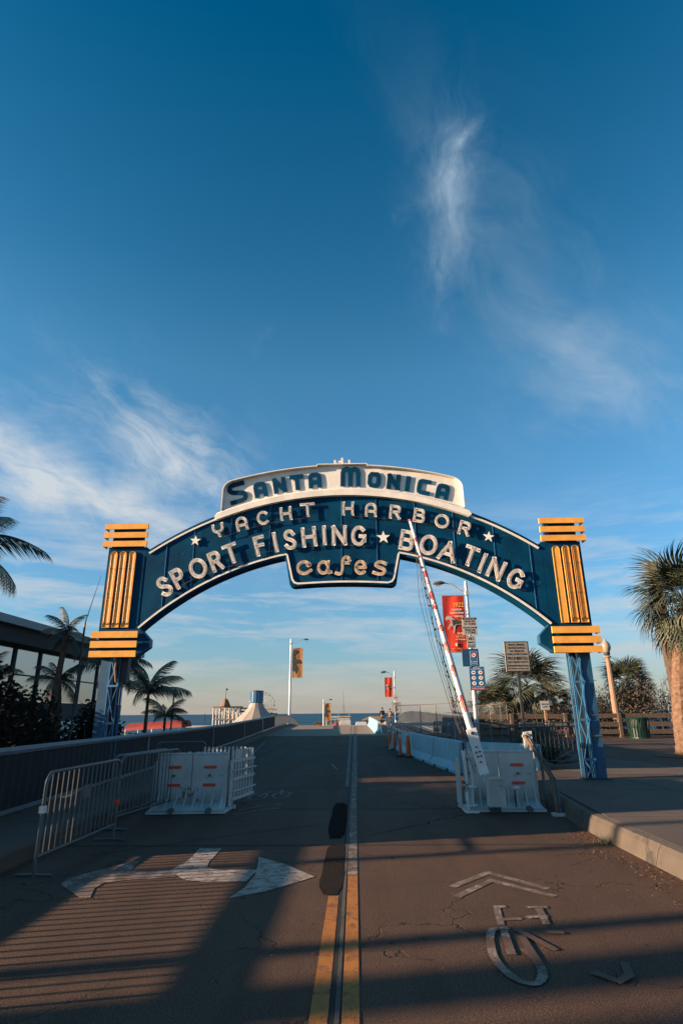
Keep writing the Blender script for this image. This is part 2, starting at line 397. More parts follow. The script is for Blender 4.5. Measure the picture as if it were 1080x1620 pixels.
# ================================================================== SETTING
def zp(y):
    """height of the bridge roadway along its length"""
    if y <= 22: return 0.
    if y <= 62: t = (y-22)/40; return .36*t*t*(3-2*t)
    if y <= 110: return .36-.0013*(y-62)**2
    return .36-.0013*48**2-.125*(y-110)
YS = [-12, -6, 0, 4, 8, 12, 16, 20, 24, 28, 32, 36, 40, 44, 48, 52, 56, 60, 64, 68, 72, 78, 84, 90, 100, 110, 125, 140]
def lerp(tab, y):
    if y <= tab[0][0]: return tab[0][1]
    for (a, p), (b, q) in zip(tab, tab[1:]):
        if y <= b: return p+(q-p)*(y-a)/(b-a)
    return tab[-1][1]
KL = [(-12, -3.7), (4, -3.75), (12, -3.95), (28, -5.55), (50, -6.35), (80, -7.5), (140, -10)]
PL = [(7.4, -5.15), (9, -5.2), (28, -5.95), (55, -6.95), (80, -7.95), (140, -10.6)]
KR = [(-12, 3.22), (9.7, 3.26), (13, 3.65), (20, 4.1), (140, 5.5)]
def strip(y0, y1, xa, xb, dz_=0., step=2.):
    m = MB(); n = max(1, int((y1-y0)/step)); vs = []; fs = []
    for i in range(n+1):
        y = y0+(y1-y0)*i/n
        a = lerp(xa, y) if isinstance(xa, list) else xa; b = lerp(xb, y) if isinstance(xb, list) else xb
        vs += [(a, y, zp(y)+dz_), (b, y, zp(y)+dz_)]
        if i: fs.append((2*i-2, 2*i-1, 2*i+1, 2*i))
    return m.add(vs, fs)
ST = dict(kind='structure')
# roadway: slab lengths cast against one another
rd = bpy.data.objects.new('road', None); COL.objects.link(rd); rd['kind'] = 'structure'
M_deck = mat('sunlit_deck_concrete', (.24, .165, .12), .9, var=.12, vs=1.5, bump=.3, bs=30)  # pale concrete, brightened to carry the sunlit patch at the crest
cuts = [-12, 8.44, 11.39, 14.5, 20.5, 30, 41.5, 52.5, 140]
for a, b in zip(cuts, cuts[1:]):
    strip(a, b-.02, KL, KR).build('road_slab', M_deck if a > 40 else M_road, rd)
strip(-12, 140, KL, KR, -.012, 4).build('joint_bed', M_joint, rd)
gs = MB()
gs.add([(-60, -40, -.03), (60, -40, -.03), (60, 8, -.03), (-60, 8, -.03)], [(0, 1, 2, 3)]); gs.build('ground', M_road, None, **ST)
# bluff and beach below the bridge, falling to the sea
tx = [-400, -120, -60, -25, -9, 7, 25, 60, 120, 400]
bf = MB()
prof = [(8, -.05), (36, -.05), (46, -1.5), (62, -8.2), (150, -9.6), (230, -11.4), (300, -13.5)]
vs = []; fs = []
for i, (y, z) in enumerate(prof):
    for j, x in enumerate(tx):
        zz = z
        if x <= -9 and 10 < y < 46: zz = -.4 if x > -12 else -2.2
        vs.append((x, y, zz+R.uniform(-.03, .0)))
for i in range(len(prof)-1):
    for j in range(len(tx)-1):
        a = i*len(tx)+j; fs.append((a, a+1, a+1+len(tx), a+len(tx)))
bf.add(vs, fs).build('beach', M_sand, None, **ST)
MB().add([(-15000, 225, -12), (15000, 225, -12), (15000, 25000, -12), (-15000, 25000, -12)], [(0, 1, 2, 3)]).build('sea', M_sea, None, **ST)
MB().add([(-15000, -300, -14), (15000, -300, -14), (15000, 26000, -14), (-15000, 26000, -14)], [(0, 1, 2, 3)]).build('seabed', M_soil, None, **ST)
# left footway
lf = bpy.data.objects.new('left_footway', None); COL.objects.link(lf); lf['kind'] = 'structure'
yy = -12
while yy < 88:
    L = 3.0 if yy < 30 else 6.0
    y2 = yy+L
    a, b = lerp(PL, yy), lerp(PL, y2); c, d = lerp(KL, yy), lerp(KL, y2)
    if yy < 7.4: a = min(a, -5.7); b = min(b, -5.7) if y2 <= 7.5 else b
    def V(x, y, h): return (x, y, zp(y)+h)
    g = .012
    MB().add([V(a-.3, yy, -.3), V(c, yy, -.3), V(c, yy, .16), V(c-.04, yy, .2), V(a-.3, yy, .2),
              V(b-.3, y2-g, -.3), V(d, y2-g, -.3), V(d, y2-g, .16), V(d-.04, y2-g, .2), V(b-.3, y2-g, .2)],
             [(0, 1, 2, 3, 4), (9, 8, 7, 6, 5), (0, 5, 6, 1), (1, 6, 7, 2), (2, 7, 8, 3), (3, 8, 9, 4), (4, 9, 5, 0)]).build('footway_slab', M_slab, lf)
    yy = y2
# right pavement: kerb stones, slabs, asphalt plaza
kb = bpy.data.objects.new('right_kerb', None); COL.objects.link(kb); kb['kind'] = 'structure'
yy = -11.5
while yy < 15:
    y2 = yy+2.35; a, b = lerp(KR, yy), lerp(KR, y2-.012); w0 = .17
    t = [(0, 0), (.035, .16), (.075, .212), (w0, .222), (w0, -.2), (0, -.2)]
    t = [(-.02, -.2)]+[(-.02, 0.)]+t[1:5]
    MB().loft([[(a+p, yy, q) for p, q in t], [(b+p, y2-.012, q) for p, q in t]]).build('kerb_stone', M_conc, kb)
    yy = y2
MB().add([(lerp(KR, y)+.165, y, .205) for y in (-11.5, 0, 9.7, 13, 16.)]+[(60, 16., .205), (60, -11.5, .205)], [(0, 1, 2, 3, 4, 5, 6)]).build('pavement_bed', M_joint, kb)
pv = bpy.data.objects.new('right_pavement', None); COL.objects.link(pv); pv['kind'] = 'structure'
ys = [-11.5, -8.5, -5.5, -2.5, .5, 3.5, 6.2, 9.0, 11.9, 14.0]
for i in range(len(ys)-1):
    xs = [None, 5.75, 8.2, 11.2, 14.2, 18, 24, 34]
    for j in range(len(xs)-1):
        a, b = ys[i]+.014, ys[i+1]-.014
        x0a, x0b = (lerp(KR, a)+.19, lerp(KR, b)+.19) if j == 0 else (xs[j]+.014,)*2
        x1 = xs[j+1]-.014
        h = .222+R.uniform(-.001, .0015)
        MB().loft([[(x0a, a, z), (x1, a, z), (x1, b, z), (x0b, b, z)] for z in (.18, h)]).build('pavement_slab', M_slab, pv)
pz = MB(); pz.add([(4.0, 14.01, .219), (60, 14.01, .219), (60, 45, .219), (5.2, 45, .219), (4.6, 28, .219)], [(0, 1, 2, 3, 4)])
pz.build('plaza', M_plaza, None, **ST)
MB().add([(5.6, 14.8, .223), (8.6, 14.5, .223), (7.0, 24.0, .223), (4.6, 25., .223), (4.3, 17, .223)], [(0, 1, 2, 3, 4)]).build('plaza_path', M_slab, None, **ST)
MB().box(4.2, 5.75, 28, 44, -.6, .215).build('walkway', M_slab, None, **ST)
# deck edge under the bridge
for s, tab in ((-1, PL), (1, KR)):
    m = MB()
    for a, b in zip(YS[8:], YS[9:]):
        xa, xb = lerp(tab, a)+s*.35, lerp(tab, b)+s*.35
        m.loft([[(xa, a, zp(a)-.9), (xa+s*.2, a, zp(a)-.9), (xa+s*.2, a, zp(a)-.02), (xa, a, zp(a)-.02)], [(xb, b, zp(b)-.9), (xb+s*.2, b, zp(b)-.9), (xb+s*.2, b, zp(b)-.02), (xb, b, zp(b)-.02)]])
    m.build('bridge_edge_beam', M_conc, rd)
strip(44, 140, [(44, 5.0), (140, 5.6)], [(44, 5.9), (140, 6.6)], .0).build('walkway_deck', M_slab, rd)

# ---- road markings (own geometry 4 mm above the road)
def zf(d): return lambda y: zp(y)+d
def mark(name, polys, m, dz_=.004, parent=rd):
    b = MB()
    for p in polys: b.sheet(p, zf(dz_))
    return b.build(name, m, parent)
def stroke(pts, wd):
    """flat ribbon along a ground polyline, mitred at the corners: one polygon per leg, sharing edges"""
    P_ = [Vector(p) for p in pts]; L = []; Q = []; n = len(P_)
    for i, p in enumerate(P_):
        t1 = (p-P_[i-1]).normalized() if i else (P_[1]-p).normalized()
        t2 = (P_[i+1]-p).normalized() if i < n-1 else t1
        t = (t1+t2).normalized(); k = 1/max(.55, t.dot(t1)); nn = Vector((-t.y, t.x))*wd/2*k; jt = 1+R.uniform(-.06, .06)
        L.append(tuple(p+nn*jt)); Q.append(tuple(p-nn*jt))
    return [[L[i], L[i+1], Q[i+1], Q[i]] for i in range(n-1)]
mark('yellow_line', [[(-.27, -12), (-.175, -12), (-.175, 3.9), (-.176, 6.23), (-.272, 6.23), (-.28, 3.9)]], M_yel)
mark('yellow_line', [[(-.10, -12), (-.0, -12), (-.0, 6.96), (-.10, 6.96)]], M_yel)
strip(6.98, 60, -.105, -.0, .004).build('faded_centre_line', M_wworn, rd)
strip(14.6, 64, [(14, -.25), (64, -.48)], [(14, -.17), (64, -.36)], .004).build('faded_centre_line', M_wworn, rd)
strip(14.6, 78, [(14, -.10), (64, -.02)], [(14, .02), (64, .14)], .0035).build('centre_patch_strip', M_wworn, rd)
strip(-12, 14.5, -.170, -.140, .0025).build('centre_groove', M_joint, rd)
strip(-12, 60, -.140, -.112, .0045).build('concrete_seam', M_conc, rd)
def blob(cx, y0, y1, wd, n=9):
    L = []; Rr = []
    for i in range(n+1):
        t = i/n; y = y0+(y1-y0)*t; h = wd*(.5-.5*abs(2*t-1)**6*.45)
        L.append((cx-h+R.uniform(-.008, .008), y)); Rr.append((cx+h+R.uniform(-.008, .008), y))
    return L+Rr[::-1]
mark('tar_patch', [blob(-.285, 8.85, 12.1, .26)], M_tar, .0065)
mark('tar_patch', [blob(-.262, 6.27, 8.46, .235)], mat('tar_faded', (.024, .018, .014), .95, var=.3, vs=20, bump=.5, spec=.08), .0065)
mark('turn_arrow', [[(-1.98, 8.27), (-1.70, 8.26), (-1.69, 7.55), (-1.66, 7.33), (-1.57, 7.23), (-1.48, 7.2), (-1.08, 7.19), (-1.12, 6.74), (-1.55, 6.72), (-1.78, 6.80), (-1.87, 6.94), (-2.05, 7.16), (-1.97, 7.45), (-1.95, 7.68)]], M_wht)
mark('turn_arrow', [[(-1.162, 7.79), (-.80, 7.42), (-.44, 6.90), (-.85, 6.40), (-1.18, 6.17), (-1.10, 6.5), (-1.07, 6.97), (-1.11, 7.4)]], M_wht, .0048)
mark('turn_arrow', [[(-1.88, 6.92), (-2.05, 6.86), (-2.35, 6.80), (-2.54, 6.69), (-2.56, 6.5), (-2.47, 6.19), (-2.57, 6.2), (-2.95, 6.62), (-3.0, 6.85), (-2.78, 7.26), (-2.52, 7.66), (-2.46, 7.16), (-2.25, 7.16), (-2.06, 7.2)]], M_wworn, .0052)
mark('chevron', stroke([(.91, 6.52), (1.37, 7.05), (1.81, 6.45)], .085), M_wworn)
mark('chevron', stroke([(.90, 6.20), (1.34, 6.75), (1.80, 6.2)], .085), M_wworn)
bike = [[(1.2, 5.93), (1.13, 5.45)], [(1.15, 5.57), (1.33, 5.6)], [(1.2, 5.9), (1.28, 5.91)], [(1.45, 5.89), (1.63, 5.89)], [(1.55, 5.89), (1.49, 5.45)], [(1.38, 5.62), (1.56, 5.66)],
        [(1.17, 5.37), (1.05, 5.35), (.99, 5.2), (.95, 5.0), (.93, 4.81), (.94, 4.62), (1.0, 4.43), (1.1, 4.39), (1.18, 4.53), (1.2, 4.75), (1.17, 4.95)], [(1.12, 5.33), (1.06, 4.84)],
        [(1.22, 5.35), (1.39, 4.92)], [(1.22, 5.2), (1.20, 4.65)], [(1.44, 5.28), (1.71, 5.23)], [(1.40, 5.1), (1.50, 4.78)],
        [(1.76, 4.89), (1.77, 4.7), (1.72, 4.5), (1.61, 4.41), (1.5, 4.55), (1.46, 4.75), (1.5, 4.95), (1.6, 5.0)]]
def smooth2(l): return spl2(l) if len(l) > 4 else l
def spl2(pts, n=4):
    out = []; P_ = [pts[0]]+pts+[pts[-1]]
    for i in range(1, len(P_)-2):
        p0, p1, p2, p3 = P_[i-1:i+3]
        for k in range(n):
            t = k/n; out.append(tuple(.5*((2*p1[j])+(-p0[j]+p2[j])*t+(2*p0[j]-5*p1[j]+4*p2[j]-p3[j])*t*t+(-p0[j]+3*p1[j]-3*p2[j]+p3[j])*t**3) for j in (0, 1)))
    return out+[pts[-1]]
bike = bike[:10]+[bike[10][:1]+[(1.56, 5.26)], bike[12][1:5]]
for k, l in enumerate(bike): mark('bicycle_marking', stroke(smooth2(l), .060), M_wworn2 if k > 7 else M_wworn, .0045+.0006*k)
# small bike symbol with chevrons in the far lane
def ringp(cx, cy, rx, ry, n=14): return [(cx+rx*cos(2*pi*k/n), cy+ry*sin(2*pi*k/n)) for k in range(n+1)]
for k, l in enumerate([ringp(-2.0, 13.1, .17, .5), ringp(-1.55, 13.3, .17, .5), [(-2., 13.1), (-1.85, 13.9), (-1.6, 13.9), (-1.75, 13.2), (-2, 13.1)], [(-1.55, 13.3), (-1.65, 14.2)]]):
    mark('bicycle_marking', stroke(l, .05), M_wworn, .0045+.0003*k)
for d in (0, -.5): mark('chevron', stroke([(-2.05, 11.3+d), (-1.75, 11.8+d), (-1.40, 12.0+d)], .06), M_wworn)
strip(21.4, 36, [(21.4, -4.0), (36, -5.2)], [(21.4, -3.92), (36, -5.12)], .004).build('edge_line', M_wworn, rd)
mark('lane_dash', [[(-.85, 21.2), (-.78, 21.2), (-.53, 18.9), (-.60, 18.9)]], M_wworn)
mark('dark_patch', [[(-3.3, 24.5), (-1.9, 24.2), (-2.1, 26.0), (-3.1, 26.2)]], mat('tar_old', (.03, .028, .027), .9), .003)
for yj in (8.44, 11.39, 14.5):
    strip(yj-.035, yj+.015, -3.7, 3.2, .003, .05).build('road_joint', M_joint, rd)
mark('spray_mark', [[(4.78, 7.93), (4.83, 7.95), (4.93, 8.1), (4.88, 8.1)], [(4.95, 7.95), (5.05, 7.93), (5.1, 8.0), (4.98, 8.02)], [(5.12, 8.08), (5.17, 8.08), (5.20, 7.86), (5.15, 7.86)], [(5.25, 8.05), (5.35, 8.06), (5.36, 8.0), (5.25, 8.)], [(5.28, 7.99), (5.32, 7.99), (5.33, 7.84), (5.28, 7.84)]], M_pinkm, .2265, pv)
R2 = random.Random(11)
gm = MB()
for i in range(70):
    x = R2.uniform(3.5, 8.0); y = R2.uniform(4.5, 13.5); r_ = R2.uniform(.012, .03)
    gm.add([(x+r_*cos(k*pi/3)*R2.uniform(.8, 1.1), y+r_*sin(k*pi/3), .2262) for k in range(6)], [tuple(range(6))])
gm.build('gum_spots', M_tar, pv, kind='stuff', raw=1)
for x0, y0, x1, y1 in ((-3.3, 7.9, -.6, 9.9), (.3, 9.2, 2.0, 10.9)):
    pts = [(x0+(x1-x0)*t/14+R2.gauss(0, .035), y0+(y1-y0)*t/14+R2.gauss(0, .05)) for t in range(15)]
    mark('crack_sealant', stroke(pts, .012+.010*R2.random()), M_tar, .0022)
# fallen leaves and grit by the kerb
lv = MB()
for i in range(420):
    y = R.uniform(4.2, 9.6); x = 3.2-abs(R.gauss(0, .28)); a = R.uniform(0, 6.3); s = R.uniform(.006, .018)
    if x < 2.0: continue
    lv.add([(x+s*cos(a+k*2.1)*R.uniform(.5, 1), y+s*sin(a+k*2.1), .005+R.uniform(0, .012)) for k in range(3)], [(0, 1, 2)])
for i in range(160):
    x = R.uniform(-3.3, 3); y = R.uniform(3.6, 10); a = R.uniform(0, 6.3); s = R.uniform(.004, .012)
    lv.add([(x+s*cos(a+k*2.1), y+s*sin(a+k*2.1), .004+R.uniform(0, .008)) for k in range(3)], [(0, 1, 2)])
lv.build('leaf_litter', M_fleaf, None, raw=1, kind='stuff')

# ================================================================== ARCH SIGN
CX = -.24; SY = 13.5
sg = thing('arch_sign', 'blue arched pier entrance sign with orange striped pillars and cream channel letters', 'sign', (CX, SY, 0))
def atop(d, o=0.): return 6.82-(8.25-sqrt(max(0, 8.25**2-d*d)))+o
def abot(d, o=0.): return 5.27-(7.0-sqrt(max(0, 49.-d*d)))+o
IN = 4.735
def lowz(d):
    a = abs(d)
    if a < 1.36: 
        zt = 4.42+.05*(1-(a/1.2)**2)
        if a > 1.12: zt += .10*(1-sqrt(max(0, 1-((a-1.12)/.15)**2))) if a < 1.265 else .10+(a-1.265)*6.0
        return min(zt, abot(d))
    return abot(d)
seams = [-4.735, -4.25, -3.60, -2.72, -1.77, -.03, .82, 1.76, 2.68, 3.62, 4.45, 4.735]
for a, b in zip(seams, seams[1:]):
    g = .004; xs = []
    n = max(6, int((b-a)/.06)); xs = [a+g+(b-a-2*g)*i/n for i in range(n+1)]
    top = [(x, atop(x)) for x in xs]; bot = [(x, lowz(x)) for x in xs]
    yo = R.uniform(-.003, .003)
    m = MB(); nn = len(xs); vs = []
    for (x, zt), (_, zb) in zip(top, bot): vs += [(x, yo, zt), (x, yo, zb), (x, .05, zt), (x, .05, zb)]
    fs = []
    for i in range(nn-1):
        k = 4*i; fs += [(k, k+1, k+5, k+4), (k+2, k+6, k+7, k+3), (k, k+4, k+6, k+2), (k+1, k+3, k+7, k+5)]
    fs += [(0, 2, 3, 1), (4*nn-4, 4*nn-3, 4*nn-1, 4*nn-2)]
    m.add(vs, fs).build('face_panel', M_blue, sg)
# carcass behind the faces
xs = [-IN+2*IN*i/180 for i in range(181)]
m = MB(); vs = []; fs = []
for x in xs: vs += [(x, .052, atop(x)-.004), (x, .052, lowz(x)+.004), (x, .36, atop(x)-.004), (x, .36, lowz(x)+.004)]
for i in range(180):
    k = 4*i; fs += [(k, k+1, k+5, k+4), (k+2, k+6, k+7, k+3), (k, k+4, k+6, k+2), (k+1, k+3, k+7, k+5)]
m.add(vs, fs).build('arch_box', M_blue, sg)
# seam battens, pale and thin
for x in seams[1:-1]:
    b = MB().box(x-.006, x+.006, -.012, .0, lowz(x)+.10, atop(x)-.1); b.build('seam_batten', M_blue3, sg)
# pale trim tubes
def run(f, a, b, n=60): return [(a+(b-a)*i/n, -.03, f(a+(b-a)*i/n)) for i in range(n+1)]
def ribbon(pts, wd, d, name='trim', m_=M_crown, parent=sg):
    b = MB(); P3 = [Vector(p) for p in pts]; rings = []
    for i, p in enumerate(P3):
        t = (P3[min(i+1, len(P3)-1)]-P3[max(i-1, 0)]); t.y = 0; t.normalize(); n_ = Vector((-t.z, 0, t.x))*wd/2
        rings.append([p+n_, p-n_, p-n_+Vector((0, -d, 0)), p+n_+Vector((0, -d, 0))])
    return b.loft(rings).build(name, m_, parent)
ribbon([(x, 0, z) for x, _, z in run(lambda d: atop(d, -.10), -4.66, 4.66, 90)], .042, .035)
ribbon([(x, 0, z) for x, _, z in run(lambda d: abot(d, .075), -4.74, -1.34)], .042, .035)
ribbon([(x, 0, z) for x, _, z in run(lambda d: abot(d, .075), 1.34, 4.74)], .042, .035)
tabp = [(-1.335, abot(1.34)+.06), (-1.20, 4.60), (-1.15, 4.52), (-1.06, 4.49)]+[(x/10, 4.475+.05*(1-(x/12)**2)) for x in range(-9, 10)]+[(1.06, 4.49), (1.15, 4.52), (1.20, 4.60), (1.335, abot(1.34)+.06)]
ribbon([(x, 0, z) for x, z in tabp], .042, .035)
# pillars
def pillar(s):
    X = lambda a, b: (min(s*a, s*b), max(s*a, s*b))
    x0, x1 = X(4.74, 5.66); MB().box(x0, x1, 0., .30, 3.42, 5.44).build('pillar_body', M_blue, sg)
    x0, x1 = X(4.86, 5.60); MB().box(x0, x1, .02, .14, 5.44, 5.99).build('pillar_capital', M_blue, sg)
    x0, x1 = X(4.72, 5.64)
    MB().prism([(s*4.74, 3.53), (s*4.445, 3.235), (s*4.44, 3.06), (s*4.72, 2.86), (s*4.74, 2.86)], .004, .20).build('pillar_bracket', M_blue2, sg)
    MB().prism([(s*4.74, 3.51), (s*4.462, 3.23), (s*4.458, 3.07), (s*4.725, 2.885), (s*4.74, 2.885)], -.004, .004).build('bracket_face', M_blue, sg)
    MB().box(x0, x1, .01, .30, 2.86, 3.42).build('pillar_base', M_blue, sg)
    for z0, z1, a in ((5.88, 6.01, 4.73), (5.66, 5.80, 4.73), (5.44, 5.58, 4.73), (3.27, 3.42, 4.72), (3.05, 3.20, 4.72), (2.84, 2.98, 4.72)):
        xa, xb = X(a, 5.79)
        m = MB(); m.box(xa, xb, -.085, -.06, z0, z1)            # front strip
        xo = xb-.02 if s > 0 else xa
        m.box(xo, xo+.02, -.06, .16, z0, z1)                    # outer return
        m.box(xa+(0. if s > 0 else xb-xa-.012), xa+(.012 if s > 0 else xb-xa), -.06, -.03, z0, z1)
        m.build('band', M_or, sg)
    # fixing blocks that carry the strips
    for z in (5.94, 5.73, 5.51, 3.34, 3.12, 2.91):
        m = MB()
        for a in (4.9, 5.5): m.box(s*a-.03, s*a+.03, -.06, .03, z-.03, z+.03)
        m.build('band_bracket', M_under, sg)
    for k, c in enumerate((5.06, 5.285, 5.505)):
        c *= s; h = .085; zt = 5.33-h; out = [(c+h*cos(pi*i/10), zt+h*sin(pi*i/10)) for i in range(11)]
        out = [(c+h, 3.51)]+out+[(c-h, 3.51)]
        fl = MB().prism(out, -.022, -.003).build('flute', M_or, sg)
        dp = .010 if (s > 0 and k == 0) else (.016 if s < 0 else .030)
        m = MB(); n = len(out)
        inn = [(c+(x-c)*.90, z-(.006 if z > 3.6 else -.008)) for x, z in out]
        vs = [(x, -.022, z) for x, z in out]+[(x, -.022-dp, z) for x, z in out]+[(x, -.022-dp, z) for x, z in inn]+[(x, -.023, z) for x, z in inn]
        fs = []
        for i in range(n):
            j = (i+1) % n
            for L in range(3): fs.append((i+L*n, j+L*n, j+(L+1)*n, i+(L+1)*n))
        m.add(vs, fs).build('flute_rim', M_or, fl)
        if not (s > 0 and k == 0):
            q = .048; zt2 = 5.33-.11
            pts = [(c-q, 3.60)]+[(c-q, zt2-.3)]+[(c+q*cos(pi-pi*i/8), zt2+q*sin(pi*i/8)) for i in range(9)]+[(c+q, zt2-.3), (c+q, 3.60)]
            MB().tube([(x, -.058, z) for x, z in pts], .0050, 6).build('neon_tube', M_neonf, fl, smooth=True)
            m = MB()
            for z in (3.62, 4.2, 4.9): m.tube([(c-q*1.3, -.050, z), (c+q*1.3, -.050, z+.01)], .005, 5)
            m.tube([(c-q, -.022, 3.60), (c-q, -.062, 3.60)], .012, 6); m.tube([(c+q, -.022, 3.60), (c+q, -.062, 3.60)], .012, 6)
            m.build('tube_support', M_clip, fl, kind='stuff')
    # box column and lattice leg
    z0 = .22
    x0, x1 = X(5.36, 5.585); MB().box(x0, x1, .17, .42, z0-.05, 2.87).build('box_column', M_blue2, sg)
    la, lb = s*5.14, s*5.352; ly = .15
    for x in (la, lb):
        m = MB(); m.box(x-.018, x+.018, ly, ly+.012, z0-.05, 2.87); m.box(x-.018 if x*s < 5.2 else x+.006, x-.006 if x*s < 5.2 else x+.018, ly, ly+.05, z0-.05, 2.87)
        m.build('lattice_chord', M_blue3, sg)
    for x in (la,):
        MB().box(x-.018, x+.018, ly+.24, ly+.26, z0-.05, 2.87).build('lattice_chord', M_blue3, sg)
    MB().box(min(la, lb)+.02, max(la, lb)-.02, ly+.20, ly+.215, z0-.05, 2.87).build('lattice_back_plate', M_under, sg)
    zs = [2.87, 2.22, 1.42, .62, z0+.02]
    for i, (zt, zb) in enumerate(zip(zs, zs[1:])):
        MB().bar((la, ly-.006, zt-.02), (lb, ly-.006, zb+.02), .012, .026).build('lattice_brace', M_blue3, sg)
        MB().bar((lb, ly-.021, zt-.02), (la, ly-.021, zb+.02), .012, .026).build('lattice_brace', M_blue3, sg)
        if i: MB().box(min(la, lb)-.02, max(la, lb)+.02, ly-.04, ly-.028, zt-.022, zt+.022).build('lattice_tie', M_blue3, sg)
    MB().cbox(min(s*5.05, s*5.66), max(s*5.05, s*5.66), .05, .52, .18, .245, .01).build('base_plate', M_under, sg)
    if s > 0:
        MB().box(5.352, 5.60, .155, .168, 1.50, 1.525).build('strap', M_galv, sg)
        MB().box(5.35, 5.60, .152, .168, 1.075, 1.11).build('strap', M_galv, sg)
        MB().box(5.41, 5.44, .158, .168, 1.42, 1.47).build('tag', M_green, sg)
pillar(-1); pillar(1)
# stain and conduit on the left leg
m = MB().tube([(-5.2, .12, 2.86), (-5.21, .10, 2.6), (-5.16, .11, 2.3)], .035, 8); m.build('conduit_box', M_rust, sg)
MB().box(-5.10, -4.96, .18, .36, 2.3, 2.84).build('junction_box', M_under, sg)

# crown
cs = [i/40 for i in range(-126, 127)]
def cslab(y0, y1, o0, o1, lim, name, m_):
    b = MB(); rings = []
    for x in [lim*i/60 for i in range(-60, 61)]:
        e = min(1., (lim-abs(x))/.05+.35); mid = (atop(x, o0)+atop(x, o1))/2; h = (o1-o0)/2*min(1, e)
        rings.append([(x, y0, mid-h), (x, y1, mid-h), (x, y1, mid+h), (x, y0+.03, mid+h), (x, y0, mid+h-.03)])
    return b.loft(rings).build(name, m_, sg)
cslab(-.11, .40, -.145, .035, 3.12, 'crown_ledge', M_crown)
def ctop(d):
    a = abs(d)
    if a < .62: return 7.50
    z = atop(d)+.655+.012*d*d
    if a > 2.74: z -= .20*(1-sqrt(max(0, 1-((a-2.74)/.21)**2)))
    return z
LIM = 2.95
xs = sorted(set([LIM*i/70 for i in range(-70, 71)]+[-.201, -.199, .199, .201, -.621, -.619, .619, .621]+[s*(2.74+.21*sin(pi/2*k/6)) for k in range(7) for s in (-1, 1)]))
m = MB(); vs = []; fs = []
for x in xs: vs += [(x, 0., ctop(x)), (x, 0., atop(x, -.06)), (x, .30, ctop(x)), (x, .30, atop(x, -.06))]
for i in range(len(xs)-1):
    k = 4*i; fs += [(k, k+1, k+5, k+4), (k+2, k+6, k+7, k+3), (k, k+4, k+6, k+2), (k+1, k+3, k+7, k+5)]
fs += [(0, 2, 3, 1), (4*len(xs)-4, 4*len(xs)-3, 4*len(xs)-1, 4*len(xs)-2)]
m.add(vs, fs).build('crown_face', M_crown, sg)
# returned rim that stands forward of the crown face
rim = [(-LIM-.02, atop(LIM)+.04)]+[(x*1.004, ctop(x)+.012) for x in xs]+[(LIM+.02, atop(LIM)+.04)]
b = MB(); rings = []
for i, (x, z) in enumerate(rim):
    p = Vector((x, 0, z)); a_ = Vector((rim[max(i-1, 0)][0], 0, rim[max(i-1, 0)][1])); c_ = Vector((rim[min(i+1, len(rim)-1)][0], 0, rim[min(i+1, len(rim)-1)][1]))
    t = (c_-a_).normalized(); n_ = Vector((-t.z, 0, t.x))*.011
    rings.append([p+n_+Vector((0, -.105, 0)), p-n_+Vector((0, -.105, 0)), p-n_+Vector((0, .31, 0)), p+n_+Vector((0, .31, 0))])
b.loft(rings).build('crown_rim', M_crown, sg)
m = MB()
for x0, x1, z1 in ((-.235, .235, 7.565), (-.17, .17, 7.62), (-.10, .10, 7.66)): m.box(x0, x1, .02+.004*z1, .17, 7.47, z1)
m.box(-.205, -.155, -.02, .18, 7.49, 7.655); m.box(.155, .205, -.02, .18, 7.49, 7.655)
m.box(-.03, .03, -.03, .19, 7.49, 7.70); m.box(-.015, .015, .05, .1, 7.68, 7.75)
m.build('finial', M_crown, sg)

# ---- lettering
def arc(cx, cy, rx, ry, a0, a1, n=12): return [(cx+rx*cos(radians(a0+(a1-a0)*i/n)), cy+ry*sin(radians(a0+(a1-a0)*i/n))) for i in range(n+1)]
def spl(pts, n=6):
    out = []; P_ = [pts[0]]+pts+[pts[-1]]
    for i in range(1, len(P_)-2):
        p0, p1, p2, p3 = P_[i-1:i+3]
        for k in range(n):
            t = k/n
            out.append(tuple(.5*((2*p1[j])+(-p0[j]+p2[j])*t+(2*p0[j]-5*p1[j]+4*p2[j]-p3[j])*t*t+(-p0[j]+3*p1[j]-3*p2[j]+p3[j])*t**3) for j in (0, 1)))
    return out+[pts[-1]]
S_ = spl([(.82, .62), (.45, .93), (0, 1), (-.55, .9), (-.85, .55), (-.6, .2), (0, 0), (.6, -.2), (.92, -.52), (.62, -.9), (0, -1), (-.5, -.92), (-.9, -.65)])
bowl = lambda y0, y1, x: [(-1, y1), (.25*x, y1)]+arc(.25*x, (y0+y1)/2, .75*x, (y1-y0)/2, 90, -90, 9)[1:-1]+[(.25*x, y0), (-1, y0)]
archA = [(-1, -1), (-1, .25)]+arc(0, .25, 1, .75, 180, 0, 12)[1:-1]+[(1, .25), (1, -1)]
